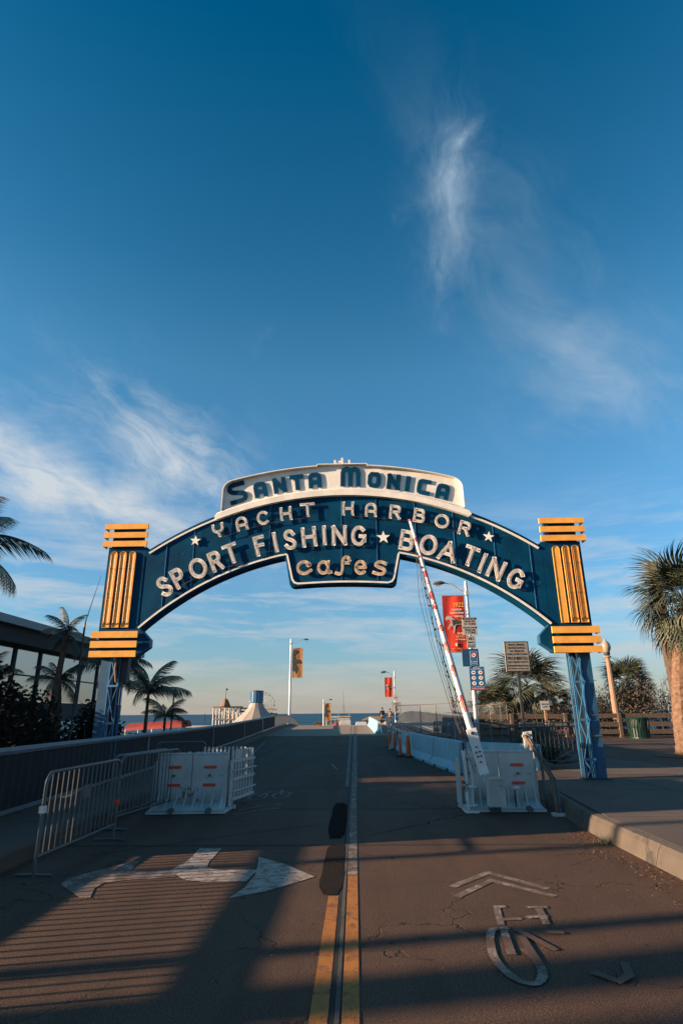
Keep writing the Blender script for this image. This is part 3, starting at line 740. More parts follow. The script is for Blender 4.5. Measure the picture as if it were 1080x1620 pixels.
G_ = {'S': [S_], 'P': [[(-1, -1), (-1, 1)], bowl(-.08, 1, 1)], 'O': [arc(0, 0, 1, 1, 0, 360, 28)], 'R': [[(-1, -1), (-1, 1)], bowl(-.02, 1, .92), [(.1, -.02), (.95, -1)]],
      'T': [[(-1, 1), (1, 1)], [(0, 1), (0, -1)]], 'F': [[(-1, -1), (-1, 1)], [(-1, 1), (.9, 1)], [(-1, .05), (.6, .05)]], 'I': [[(0, -1), (0, 1)]],
      'H': [[(-1, -1), (-1, 1)], [(1, -1), (1, 1)], [(-1, 0), (1, 0)]], 'N': [[(-1, -1), (-1, 1)], [(-1, 1), (1, -1)], [(1, -1), (1, 1)]],
      'G': [arc(0, 0, 1, 1, 48, 335, 22), [(.95, -.55), (.95, -.02), (.3, -.02)]], 'B': [[(-1, -1), (-1, 1)], bowl(.05, 1, .85), bowl(-1, .05, 1)],
      'V': [[(-1, -1), (0, 1)], [(0, 1), (1, -1)], [(-.62, -.35), (.62, -.35)]], 'A': [archA, [(-1, -.28), (1, -.28)]],
      'U': [[(-1, 1), (-1, .35)]+arc(0, .35, 1, .62, 180, 360, 10)[1:-1]+[(1, .35), (1, 1)], [(0, -.25), (0, -1)]], 'C': [arc(0, 0, 1, 1, 48, 312, 22)],
      'c': [arc(-.05, 0, .95, 1, 40, 318, 20)+[(1, -.45)], arc(.62, .52, .16, .16, 0, 330, 6)], 'a': [arc(-.15, 0, .85, .95, 20, 340, 22), [(.68, .95), (.68, -.5), (.8, -.85), (1.15, -.8)]],
      'f': [spl([(1.25, .62), (1.0, 1.0), (.45, 1.02), (.12, .6), (.05, 0), (.0, -.8), (-.2, -1.25), (-.6, -1.42), (-1.1, -1.3)]), [(.1, .22), (1.0, .22)]],
      'e': [[(-.9, .02), (.92, .02)]+arc(0, 0, .95, 1, 4, 312, 22)[0:]], 's': [spl([(.95, .75), (.3, 1), (-.4, .95), (-.75, .55), (-.2, .12), (.5, -.15), (.8, -.6), (.3, -.98), (-.4, -1), (-1.15, -.75)])]}
SD = {'S': [spl([(1, 1), (-.3, 1), (-.82, .86), (-1, .52), (-.8, .24), (-.3, .08), (.45, -.08), (.86, -.24), (1, -.54), (.8, -.88), (.3, -1), (-1, -1)])], 'N': G_['N'], 'T': G_['T'], 'I': G_['I'],
      'A': [[(-1, -1), (-1, .45), (-.85, .85), (-.45, 1), (.45, 1), (.85, .85), (1, .45), (1, -1)], [(-1, -.35), (1, -.35)]],
      'M': [[(-1, -1), (-1, .5), (-.88, .88), (-.5, 1), (-.12, .88), (0, .5), (0, -1)], [(0, .5), (.12, .88), (.5, 1), (.88, .88), (1, .5), (1, -1)]],
      'O': [[(-1, -.6), (-1, .6), (-.6, 1), (.6, 1), (1, .6), (1, -.6), (.6, -1), (-.6, -1), (-1, -.6)]],
      'C': [[(1, 1), (-.5, 1), (-.88, .85), (-1, .5), (-1, -.5), (-.88, -.85), (-.5, -1), (1, -1)]]}
cnt = [0]
def letter(ch, x, z, h, wd, st, rot, m_, font=G_, channel=True, y=-.072, depth=.006, words=''):
    root = None
    base = MB(); rimm = MB(); neon = MB(); sup = MB()
    ca, sa = cos(rot), sin(rot)
    def tr(p):
        u, v = p[0]*(wd-st)/2, p[1]*(h-st)/2
        return Vector((x+u*ca-v*sa, 0, z+u*sa+v*ca))
    for k, s_ in enumerate(font[ch]):
        pts = [tr(p) for p in s_]; n = len(pts); closed = (pts[0]-pts[-1]).length < 1e-4
        cnt[0] += 1; off = (k % 4)*.0016
        L = []; Rr = []
        for i, p in enumerate(pts):
            if closed: a, c = pts[i-1 if i else n-2], pts[i+1 if i < n-1 else 1]
            else: a, c = pts[max(i-1, 0)], pts[min(i+1, n-1)]
            t1 = (p-a).normalized() if (p-a).length > 1e-6 else None; t2 = (c-p).normalized() if (c-p).length > 1e-6 else None
            t1 = t1 or t2; t2 = t2 or t1
            t = (t1+t2).normalized(); mit = min(1.6, 1/max(.5, t.dot(t1)))
            n_ = Vector((-t.z, 0, t.x))*st/2*mit; e = Vector((0, 0, 0))
            if not closed:
                if i == 0: e = -t2*st*.5
                if i == n-1: e = t1*st*.5
            L.append(p+n_+e); Rr.append(p-n_+e)
        y0 = y-off
        rings = [[l+Vector((0, y0, 0)), r+Vector((0, y0, 0)), r+Vector((0, y0+.012, 0)), l+Vector((0, y0+.012, 0))] for l, r in zip(L, Rr)]
        base.loft(rings, cap=not closed)
        if channel:
            for side in (L, Rr):
                rg = []
                for i, p in enumerate(side):
                    q = pts[i]; d = (q-p).normalized()*.007
                    rg.append([p+Vector((0, y0, 0)), p+Vector((0, y0-depth, 0)), p+d+Vector((0, y0-depth, 0)), p+d+Vector((0, y0, 0))])
                rimm.loft(rg, cap=not closed)
            for sg_ in (-1, 1):
                pp = [q+(l-q)*.36*sg_+Vector((0, y0-.008, 0)) for l, q in zip(L, pts)]
                if not closed and n > 1:
                    pp[0] = pp[0]+(pts[1]-pts[0]).normalized()*st*.2; pp[-1] = pp[-1]+(pts[-2]-pts[-1]).normalized()*st*.2
                neon.tube(pp, .0038, 5)
            for q in (pts[0], pts[n//2], pts[-1]):
                q = q+Vector((R.uniform(-.01, .01), 0, R.uniform(-.01, .01)))
                sup.box(q.x-.010, q.x+.010, y0-.010, y0-.001, q.z-.006, q.z+.006)
    if channel:
        for dx_ in (-.25, .25):
            c_ = tr((dx_*2, 0)); sup.tube([(c_.x, y+.01, c_.z), (c_.x, .0, c_.z)], .008, 5)
    lo = base.build('letter', m_, sg); lo['label'] = f'{words}letter {ch.upper() if ch not in "cafes" else ch}'.replace(' U', ' Y').replace(' V', ' A')
    if channel:
        rimm.build('letter_rim', m_, lo); neon.build('neon_tube', M_neon, lo); sup.build('tube_support', M_clip, lo, kind='stuff')
YA = [('U', -3.25, 5.82), ('A', -2.69, 5.98), ('C', -2.17, 6.12), ('H', -1.62, 6.22), ('T', -1.09, 6.31), ('H', -0.1, 6.33), ('A', 0.46, 6.29), ('R', 1.05, 6.22), ('B', 1.63, 6.12), ('O', 2.17, 5.97), ('R', 2.7, 5.78)]
for i, (c, x, z) in enumerate(YA):
    letter(c, x-CX, z, .36, {'U': .29, 'T': .36, 'C': .31, 'O': .36}.get(c, .29), .068, -math.asin((x-CX)/(11. if i < 5 else 9.6)), M_letter, words='small cream channel ')
SP = [('S', -4.44, 4.45), ('P', -4.13, 4.65), ('O', -3.68, 4.88), ('R', -3.27, 5.05), ('T', -2.91, 5.23), ('F', -2.22, 5.42), ('I', -1.86, 5.5), ('S', -1.51, 5.56), ('H', -1.05, 5.62), ('I', -0.68, 5.65), ('N', -0.32, 5.65), ('G', 0.15, 5.63),
      ('B', 1.3, 5.5), ('O', 1.81, 5.38), ('V', 2.26, 5.22), ('T', 2.78, 5.09), ('I', 3.05, 4.92), ('N', 3.36, 4.77), ('G', 3.79, 4.53)]
for c, x, z in SP:
    letter(c, x-CX, z, .51, {'S': .31, 'P': .29, 'O': .42, 'R': .30, 'T': .35, 'F': .28, 'I': .09, 'H': .36, 'N': .36, 'G': .37, 'B': .35, 'V': .44}[c]*(1. if c != 'O' or x < 0 else 1.), .088, -math.asin((x-CX)/7.6), M_letter, words='large cream channel ')
for c, x, z in [('c', -1.15, 4.86), ('a', -0.68, 4.86), ('f', -0.25, 4.93), ('e', 0.18, 4.85), ('s', 0.64, 4.83)]:
    letter(c, x-CX, z, {'f': .40}.get(c, .36), {'c': .38, 'a': .34, 'f': .34, 'e': .31, 's': .34}[c], .075, 0, M_cafe, words='rust stained lower case ')
for i, (c, x) in enumerate([('S', -2.85), ('A', -2.28), ('N', -1.80), ('T', -1.365), ('A', -0.92), ('M', -0.03), ('O', 0.56), ('N', 1.04), ('I', 1.39), ('C', 1.78), ('A', 2.24)]):
    big = i in (0, 5); h = .57 if i == 0 else (.53 if big else .415)
    letter(c, x-CX, atop(x-CX, .11 if i else .125)+h/2, h, {'S': .46, 'M': .50, 'I': .115, 'T': .35}.get(c, .33), .110 if not big else .115, -math.asin((x-CX)/9.3), M_blue, SD, False, -.028, words='flat blue ')
def star(x, z, r, rot):
    p = [(x+(r if k % 2 == 0 else r*.40)*sin(rot+pi*k/5), z+(r if k % 2 == 0 else r*.40)*cos(rot+pi*k/5)) for k in range(10)]
    MB().prism(p, -.055, -.035).build('star', M_letter, sg)
    MB().tube([(x, 0.004, z), (x, -.036, z)], .02, 6).build('star_stud', M_clip, sg)
star(-3.8-CX, 5.57, .135, .05); star(.74-CX, 5.59, .165, .0); star(3.26-CX, 5.57, .135, .15)
# wiring between letters, rivets, bird spikes
m = MB()
for (xa, za, xb, zb) in ((-4.5, 4.22, -2.6, 5.0), (-2.4, 5.2, .4, 5.38), (1.2, 5.25, 4.0, 4.25), (-3.2, 5.62, -.9, 6.12), (0., 6.13, 2.9, 5.6), (-1.2, 5.78, .5, 5.83)):
    pts = [(xa-CX+(xb-xa)*t/8, -.055-.02*(t % 2), za+(zb-za)*t/8+.10*sin(pi*t/8)) for t in range(9)]
    m.tube(pts, .007, 5)
m.build('wiring', M_clip, sg)
m = MB()
for i in range(95):
    x = R.uniform(-4.7, 4.7); z = R.uniform(lowz(x)+.1, atop(x)-.1); r_ = .008
    m.lathe([(r_, 0), (r_*.6, .006)], 6, (0, 0, 0)) if False else m.tube([(x, -.002, z), (x, -.010, z)], r_, 6)
m.build('rivets', M_blue3, sg, kind='stuff')
m = MB()
def spikes(x0, x1, zf_, n_):
    for i in range(n_):
        x = x0+(x1-x0)*i/(n_-1); z = zf_(x)
        for a in (-1, 0, 1):
            dx = a*.03+R.uniform(-.01, .01); dy = .06*a; s_ = .0011
            m.add([(x-s_, dy*.1+.1, z), (x+s_, dy*.1+.1, z), (x+dx, dy+.1, z+R.uniform(.08, .11))], [(0, 1, 2)])
spikes(-4.7, -3.2, atop, 55); spikes(3.2, 4.7, atop, 55)
spikes(-5.75, -4.8, lambda x: 6.01, 34); spikes(4.8, 5.75, lambda x: 6.01, 34)
m.build('bird_spikes', M_galv, sg, raw=1, kind='stuff')
MB().tube([(5.58, .3, 2.25), (5.70, .3, 2.255)], .006, 5).build('bracket_pin', M_under, sg)

# ================================================================== BRIDGE PARAPETS
def parapet(tab, y0, y1, label, side, h=1.12, base=.2, dark_to=57.):
    t = thing('bridge_parapet', label, 'parapet', (lerp(tab, y0), y0, zp(y0)))
    ox, oy, oz = t.location
    def Pp(y, dx=0., z=0.): return (lerp(tab, y)-ox+dx, y-oy, zp(y)+z-oz)
    ys = [y0]; step = 9.0
    while ys[-1]+step < y1-.1: ys.append(ys[-1]+step)
    ys.append(y1)
    for a, b in zip(ys, ys[1:]):
        n = 4; m = MB()
        if b <= dark_to+.1:
            ribs = int((b-a)/.12)
            for k in range(ribs):
                p, q = a+.05+(b-a-.1)*k/ribs, a+.05+(b-a-.1)*(k+1)/ribs; wv = .012 if k % 2 else 0.
                m.loft([[Pp(p, -.015+wv, base+.06), Pp(p, .015+wv, base+.06), Pp(p, .015+wv, h-.08), Pp(p, -.015+wv, h-.08)], [Pp(q, -.015+.012-wv, base+.06), Pp(q, .015+.012-wv, base+.06), Pp(q, .015+.012-wv, h-.08), Pp(q, -.015+.012-wv, h-.08)]], cap=(k in (0, ribs-1)))
            m.build('screen_panel', M_dark, t)
        else:
            nb = int((b-a)/.14)
            for k in range(1, nb):
                y = a+(b-a)*k/nb; p = Vector(Pp(y, 0, base+.08)); m.box(p.x-.01, p.x+.01, p.y-.01, p.y+.01, p.z, p.z+h-base-.14)
            m.build('bar_panel', M_rail, t)
        m = MB()
        for k in range(n):
            p, q = a+(b-a)*k/n, a+(b-a)*(k+1)/n
            m.loft([[Pp(y, -.05, h-.07), Pp(y, .05, h-.07), Pp(y, .065, h-.02), Pp(y, .03, h+.03), Pp(y, -.03, h+.03), Pp(y, -.065, h-.02)] for y in (p, q)], cap=(k in (0, n-1)))
        m.build('top_rail', M_rail, t)
        m = MB()
        for k in range(n):
            p, q = a+(b-a)*k/n, a+(b-a)*(k+1)/n
            m.loft([[Pp(y, -.03, base+.02), Pp(y, .03, base+.02), Pp(y, .03, base+.08), Pp(y, -.03, base+.08)] for y in (p, q)], cap=(k in (0, n-1)))
        m.build('bottom_rail', M_rail, t)
    for y in ys:
        p = Vector(Pp(y, 0, base)); MB().box(p.x-.04, p.x+.04, p.y-.04, p.y+.04, p.z, p.z+h-base-.05).build('post', M_rail, t)
    return t
parapet(PL, 7.4, 97.4, 'long dark screened parapet with grey top rail along the left footway', -1)
PR = [(29., 5.35), (62, 5.55), (100, 6.0)]
parapet(PR, 29., 92., 'grey barred parapet of the right walkway behind the jersey barriers', 1, 1.42, .2, 0)

# ================================================================== CROWD BARRICADES
def barricade_proto(L=2.0, label='', nb=15, plate=True, base_z=0.):
    t = thing('crowd_barricade', label, 'barricade')
    H = 1.0; r = .02; c = .13
    fr = [(0, 0, .0), (0, 0, H-c)]+[(c-c*cos(pi/2*k/5), 0, H-c+c*sin(pi/2*k/5)) for k in range(1, 6)]
    fr += [(L-c+c*sin(pi/2*k/5), 0, H-c+c*cos(pi/2*k/5)) for k in range(0, 6)]+[(L, 0, .0)]
    MB().tube(fr, r, 8).build('frame', M_galv, t, smooth=True)
    MB().tube([(0, 0, .18), (L, 0, .18)], .016, 8).build('bottom_rail', M_galv, t, smooth=True)
    MB().tube([(L-.0, -.0, H-.35), (L+.03, .0, H-.35), (L+.03, 0, H-.30)], .008, 5).build('hook', M_galv, t)
    bm0 = MB().tube([(0, 0, .18), (0, 0, H-.012)], .0085, 6)
    b0 = bm0.build('bar', M_galv, t); b0.location = (L/(nb+1), 0, 0)
    for k in range(2, nb+1):
        b = b0.copy(); COL.objects.link(b); b.parent = t; b.location = (L*k/(nb+1), 0, 0)
    for x in (.06, L-.06):
        MB().tube([(x-.06, -.0, .02), (x-.06, -.20, .015)], .013, 6).build('foot', M_galv, t)
        MB().tube([(x-.06, .0, .02), (x-.06, .20, .015)], .013, 6).build('foot', M_galv, t)
    if plate: MB().box(L*.5-.10, L*.5+.10, -.014, -.008, .62, .78).build('name_plate', M_galv, t)
    return t
G1 = 'steel crowd barricades left of the road'
b1 = barricade_proto(1.95, 'front steel crowd barricade standing nearest on the left, with a white tape on its corner')
b1.location = (-3.40, 6.95, 0); b1.rotation_euler = (0, 0, radians(88)); b1['group'] = G1
MB().box(-.03, .03, -.028, .028, .60, .67).build('tape', M_delw, b1)
MB().box(1.92, 1.98, -.028, .028, .42, .48).build('tape', M_red, b1)
b2 = copy_tree(b1, (-3.55, 9.5, 0), radians(80), 'second steel crowd barricade leaning against the left end of the white barrier', G1)
b3 = copy_tree(b1, (-3.68, 9.55, 0), radians(83), 'rearmost of the nested steel crowd barricades, just behind the second one', G1)
for bb in (b2, b3):
    for ch in list(bb.children):
        if ch.name.startswith('tape') or ch.name.startswith('name_plate'): bpy.data.objects.remove(ch)
b4 = copy_tree(b2, (-4.1, 12.9, .2), radians(12), 'low crowd barricade on the footway behind the left white barrier', G1, scale=(.5, 1, .85))
G2 = 'steel crowd barricades beside the right walkway'
for k, (x, y, z, a, lb) in enumerate([(4.10, 22.6, .22, 100, 'crowd barricade behind the blue barriers, just left of the lamp pole'), (4.4, 20.3, .22, 97, 'crowd barricade in front of the silver lamp pole'), (4.55, 18.6, .22, 40, 'crowd barricade turned sideways right of the lamp pole'),
                                      (5.9, 22.3, .22, 5, 'crowd barricade left of the spiky agave plants'), (4.3, 16.2, .22, 8, 'crowd barricade sloping down behind the right white barrier'), (3.75, 25.6, .22, 98, 'farthest crowd barricade beside the mesh fence')]):
    copy_tree(b2, (x, y, z), radians(a), lb, G2)

# ================================================================== WHITE VEHICLE BARRIERS
def white_barrier(loc, rz, label, rust):
    t = thing('vehicle_barrier', label, 'vehicle barrier', loc, rz, 'white steel vehicle barriers')
    W = .61
    for k in range(2):
        x0 = -.62+k*.625
        prof = [(-.0, .16), (-.01, .9), (-.02, .935), (.02, .95), (.05, .93), (.06, .16)]
        m = MB().loft([[(x, y, z) for y, z in prof] for x in (x0, x0+W)])
        p = m.build('panel', M_wht_m, t)
        MB().loft([[(x0, 0., .17), (x0+W, 0., .17), (x0+W, 0.05, .15), (x0, .05, .15)], [(x0-.01, -.30, .055), (x0+W+.01, -.30, .055), (x0+W+.01, -.26, .02), (x0-.01, -.26, .02)]]).build('toe_plate', M_wht_m, p)
        for q in range(4):
            xx = x0+.08+q*.155
            MB().add([(xx, -.005, .40), (xx, -.10, .24), (xx-.02, -.28, .065), (xx, -.02, .10), (xx+.018, -.005, .40), (xx+.018, -.10, .24), (xx, -.28, .065), (xx+.018, -.02, .10)],
                     [(0, 1, 2, 3), (7, 6, 5, 4), (0, 4, 5, 1), (1, 5, 6, 2), (2, 6, 7, 3), (3, 7, 4, 0)]).build('fin', M_wht_m, p)
        for z in (.69, .40) if k or rust else (.69,):
            if rust == 0 and k == 0: zz = z
            MB().box(x0+.20, x0+.42, -.022, -.012, z, z+.045).build('reflector', M_red, p)
        MB().tube([(x0+.31, -.07, .575), (x0+.31, -.0, .575)], .022, 8).build('bolt', M_galv, p)
        for q in (.07, .55): MB().box(x0+q-.02, x0+q+.02, -.01, .05, .93, .962).build('lift_lug', M_wht_m, p)
    MB().add([(-.66, -.36, .012), (.66, -.36, .012), (.72, .30, .012), (-.72, .30, .012), (-.66, -.36, .045), (.66, -.36, .045), (.72, .30, .045), (-.72, .30, .045)], [(3, 2, 1, 0), (4, 5, 6, 7), (0, 1, 5, 4), (1, 2, 6, 5), (2, 3, 7, 6), (3, 0, 4, 7)]).build('base_plate', M_wht_m, t)
    for x in (-.25, .38): MB().tube([(x, -.40, .055), (x, -.28, .055)], .05, 10).build('wheel', M_galv, t)
    for x in (-.68, .66): MB().box(x-.012, x+.012, .07, .55, .05, .8).build('side_frame', M_wht_m, t)
    if rust:
        m = MB(); r_ = random.Random(3)
        for q in range(46):
            x = -.06+r_.gauss(0, .09); z = .30+r_.gauss(0, .07); u = r_.uniform(.004, .016); v = r_.uniform(.006, .05)
            m.add([(x-u, -.0145, z), (x+u*.3, -.0145, z-v*.5), (x+u, -.0145, z+v*.2), (x, -.0145, z+v)], [(0, 1, 2, 3)])
        m.build('rust_stain', M_rust, t, raw=1, kind='stuff')
    return t
white_barrier((-2.90, 11.2, 0), radians(3), 'white steel vehicle barrier with rust stains on the left side of the road', 1)
white_barrier((2.52, 11.25, 0), radians(-1), 'white steel vehicle barrier under the gate arm on the right side', 0)
# slatted white gate folded against the left barrier
t = thing('folded_gate', 'white slatted steel gate folded edge on beside the left white barrier', 'gate', (-2.26, 11.55, 0), radians(78))
for k in range(8): MB().box(-.02+.14*k, .03+.14*k, -.012, .012, .12, .97).build('slat', M_wht_m, t)
for z in (.12, .45, .75): MB().box(-.03, 1.05, -.035, -.013, z, z+.05).build('rail', M_wht_m, t)
for z in (.28, .62): MB().tube([(-.08, -.06, z), (1.05, -.06, z)], .014, 6).build('hinge_bar', M_wht_m, t)
MB().box(-.06, 0.0, -.1, .1, .0, .06).build('foot', M_wht_m, t)
t = thing('white_slat_gate', 'row of white slats standing behind the left white barrier', 'gate', (-2.98, 12.3, 0), radians(-3))
for k in range(11): MB().box(.08*k, .08*k+.035, -.01, .01, .12, .99).build('slat', M_wht_m, t)
for z in (.14, .60): MB().box(-.02, .86, .011, .03, z, z+.05).build('rail', M_galv, t)
for x in (0., .82): MB().box(x, x+.03, -.15, .15, .0, .12).build('foot', M_galv, t)
MB().cbox(-.03, .4, -.35, -.1, 0, .14, .02).build('counterweight', M_conc, t)

# ================================================================== GATE ARM
ga = thing('gate_arm', 'raised white and red boom gate arm with hanging chains, tilted left over the right lane', 'gate arm', (2.03, 10.9, 0))
A0 = Vector((.10, -.08, .72)); A1 = Vector((-.90, 0.0, 5.19))
ax = (A1-A0).normalized()
MB().tube([A0, A0+ax*1.2, A1], [.062, .058, .030], 10).build('boom', M_arm, ga, smooth=True)
sx = Vector((ax.z, 0, -ax.x))
for d, ln, wq in ((4.56, .03, 1.0), (4.15, .07, .9), (3.45, .10, .7), (3.28, .05, .6), (3.02, .13, .8), (2.82, .10, .8), (2.4, .09, .7), (2.05, .16, .8), (1.62, .16, .7), (1.05, .22, .7), (3.8, .03, .5)):
    p = A0+ax*d; r_ = .062-.032*d/4.6+.0035; m = MB(); rings = []
    for tt, q in ((-.5, .5), (-.3, 1), (.2, 1), (.5, .5)):
        c_ = p+ax*ln*tt*1.3
        rings.append([c_+(sx*cos(a)+Vector((0, -1, 0))*sin(a))*r_ for a in [pi*(.5-wq*q*.5)+pi*wq*q*k/5 for k in range(6)]])
    m.loft(rings, cap=False, close=False).build('red_stripe', M_redp, ga)
p0 = A0+ax*-.12; p1 = A0+ax*.62
m = MB(); hw = sx*.085
m.loft([[p+hw+Vector((0, -.075, 0)), p-hw+Vector((0, -.075, 0)), p-hw+Vector((0, -.02, 0)), p+hw+Vector((0, -.02, 0))] for p in (p0, p1)]).build('clamp_plate', M_arm, ga)
for d, q in ((.55, .0), (.32, .0), (.24, .03), (.24, -.03), (.17, .035), (.17, -.02), (.08, .0)):
    c_ = A0+ax*d+sx*q; MB().tube([c_+Vector((0, -.095, 0)), c_+Vector((0, -.07, 0))], .016 if d < .5 else .03, 8).build('bolt', M_under, ga)
MB().tube([A0+ax*-.1, A0+ax*-.30+Vector((.02, 0, 0)), Vector((.24, -.05, .34)), Vector((.33, -.05, .33))], [.04, .04, .035, .035], 8).build('elbow', M_arm, ga, smooth=True)
mb = MB(); n_ = 9
for k in range(n_): mb.box(.14+.030*k, .14+.030*k+.018, -.33, -.315, .13, .54+.01*sin(k))
mb.box(.135, .415, -.314, -.15, .14, .54); mb.build('drive_box', M_wht_m, ga)
mb = MB().box(.13, .42, -.345, -.14, .545, .575); mb.build('drive_box_lid', M_wht_m, ga)
MB().box(.22, .33, -.28, -.15, .045, .13).build('pedestal', M_under, ga)
MB().lathe([(.07, 0), (.085, .02), (.06, .05)], 12, (.60, -.2, .38)).build('lamp_disc', M_wht_m, ga)
MB().tube([(.60, -.2, .39), (.62, -.1, .1)], .012, 6).build('lamp_stalk', M_clip, ga)
# pivot frame left of the barrier
for k, (x, y) in enumerate(((-.14, .05), (-.05, .12), (-.12, .35))):
    MB().tube([(x, y, .02), (x+.02*k, y, .5), (x-.02, y, .95)], .018, 7).build('pivot_upright', M_arm, ga)
for z in (.1, .38, .86): MB().tube([(-.16, .05, z), (.0, .05, z+.01), (-.1, .35, z)], .016, 6).build('pivot_tie', M_arm, ga)
MB().tube([(-.14, .05, .90), (-.12, .04, 1.0), (-.05, .04, 1.0), (-.02, .05, .88)], .017, 6).build('pivot_hoop', M_arm, ga)
MB().box(-.2, .02, -.03, .4, .0, .03).build('pivot_foot', M_arm, ga)
# hanging chains with knots
def chain(pts, r_, name, m_, knots=True, nl=None):
    b = MB(); P3 = [Vector(p) for p in pts]
    b.tube(P3, r_, 5)
    if knots:
        for a, c in zip(P3, P3[1:]):
            L = (c-a).length; nn = max(1, int(L/.17))
            for k in range(nn):
                q = a+(c-a)*((k+R.uniform(.2, .8))/nn); t = (c-a).normalized(); s_ = R.uniform(.011, .024)
                b.tube([q-t*s_*1.5, q+Vector((R.uniform(-.012, .012), 0, 0)), q+t*s_*1.5], [r_*.8, s_, r_*.8], 6)
    return b.build(name, m_, ga)
def on(d): return A0+ax*d
chain([on(3.95)+Vector((-.02, -.02, 0)), Vector((-.72, -.06, 3.9)), Vector((-.50, -.06, 2.7)), Vector((-.33, -.08, 1.9)), Vector((-.16, -.1, 1.1)), Vector((-.12, -.1, .55))], .006, 'chain', M_clip)
chain([on(3.75), Vector((-.66, -.05, 3.7)), Vector((-.53, -.05, 3.3)), Vector((-.42, -.05, 2.5)), Vector((-.30, -.06, 2.05)), Vector((-.06, -.08, 1.5)), Vector((.05, -.1, .9))], .006, 'chain', M_clip)
chain([on(3.3), Vector((-.58, -.04, 3.2)), Vector((-.47, -.04, 2.75)), Vector((-.36, -.05, 2.25)), Vector((-.30, -.05, 1.65)), Vector((-.20, -.07, 1.2))], .005, 'chain', M_clip)
chain([on(2.55), Vector((-.40, -.03, 2.65)), Vector((-.43, -.03, 2.4))], .005, 'chain', M_clip)
chain([on(1.72), Vector((-.25, -.03, 2.1)), Vector((-.24, -.03, 1.75)), Vector((-.20, -.06, 1.45)), Vector((-.05, -.08, .95))], .005, 'chain', M_clip)
chain([on(4.05)+Vector((-.03, 0, 0)), Vector((-.80, -.05, 3.6)), Vector((-.62, -.08, 2.7)), Vector((-.38, -.1, 1.75)), Vector((-.15, -.12, 1.0)), Vector((-.02, -.12, .62))], .0055, 'rope', M_galv, False)
chain([on(4.02)+Vector((-.01, 0, 0)), Vector((-.74, -.05, 3.75)), Vector((-.60, -.08, 2.8)), Vector((-.33, -.1, 1.75))], .0045, 'rope', M_galv, False)
b = MB()
for k in range(26):
    q = Vector((-.28+R.uniform(-.06, .05), -.07, 1.72+R.uniform(-.12, .12))); b.tube([q, q+Vector((R.uniform(-.05, .05), R.uniform(-.03, .03), R.uniform(-.07, .07)))], .006, 4)
b.build('knot', M_clip, ga)
b = MB()
for k in range(18):
    q = Vector((-.20+R.uniform(-.03, .03), -.1, .42+R.uniform(-.08, .1))); b.tube([q, q+Vector((R.uniform(-.05, .05), R.uniform(-.03, .03), R.uniform(-.07, .03)))], .006, 4)
b.build('rope_tassel', M_rust, ga)

# ================================================================== JERSEY BARRIERS
JP = [(-.30, 0), (-.30, .07), (-.17, .26), (-.095, .80), (-.075, .82), (.075, .82), (.095, .80), (.17, .26), (.30, .07), (.30, 0)]
def jersey(a, b, label, m_=M_jer, group='jersey barriers along the right lane', name='jersey_barrier', hs=1.):
    a = Vector(a); b = Vector(b); d = b-a; L = d.length-.05; za = zp(a.y); ang = atan2(d.y, d.x)
    t = thing(name, label, 'barrier', (a.x, a.y, za), ang, group)
    dzs = zp(b.y)-za
    rings = [[(x, y*e, z*hs*(1 if z < .7 else e2)+dzs*x/L) for y, z in JP] for x, e, e2 in ((0, .93, .99), (.03, 1, 1), (L-.03, 1, 1), (L, .93, .99))]
    MB().loft(rings).build('body', m_, t)
    for x in (L*.25, L*.75):
        for s_ in (-1, 1): MB().add([(x-.14, s_*.302, .0), (x+.14, s_*.302, .0), (x+.12, s_*.302, .065), (x-.12, s_*.302, .065)], [(0, 1, 2, 3)]).build('forklift_slot', M_joint, t)
    for s_ in (0, L): MB().tube([(s_, 0, .1), (s_, 0, .78)], .018, 6).build('joint_pin', M_joint, t)
    return t
jersey((3.0, 17.6), (2.68, 20.75), 'nearest pale blue jersey barrier facing the road, streaked dark')
jersey((2.68, 20.8), (2.36, 24.4), 'second pale blue jersey barrier from the front')
jersey((2.36, 24.45), (2.12, 27.4), 'third pale blue jersey barrier, behind the orange posts')
jersey((2.12, 27.45), (1.95, 30.4), 'farthest pale blue barrier of the near row, behind the orange posts')
jersey((4.6, 15.9), (3.1, 17.5), 'dark turned jersey barrier meeting the front of the row behind the white barrier')
jersey((1.78, 28.5), (2.05, 31.0), 'white painted jersey barrier standing at the end of the blue row', M_jerw)
for k in range(5):
    jersey((1.66-.03*k, 43.5+4.2*k), (1.64-.03*k, 47.6+4.2*k), ['pale blue barrier with its white end facing the camera, far up the lane', 'second barrier of the far row up the lane', 'third barrier of the far row up the lane', 'fourth barrier of the far row near the crest', 'last barrier of the far row at the crest'][k], group='far jersey barriers near the bridge crest')
MB().box(1.56, 1.76, 43.42, 43.455, .85, 1.0).build('barrier_reflector', M_delw)
bpy.data.objects['barrier_reflector']['label'] = 'white end plate on the far barrier facing the camera'; bpy.data.objects['barrier_reflector']['category'] = 'reflector'

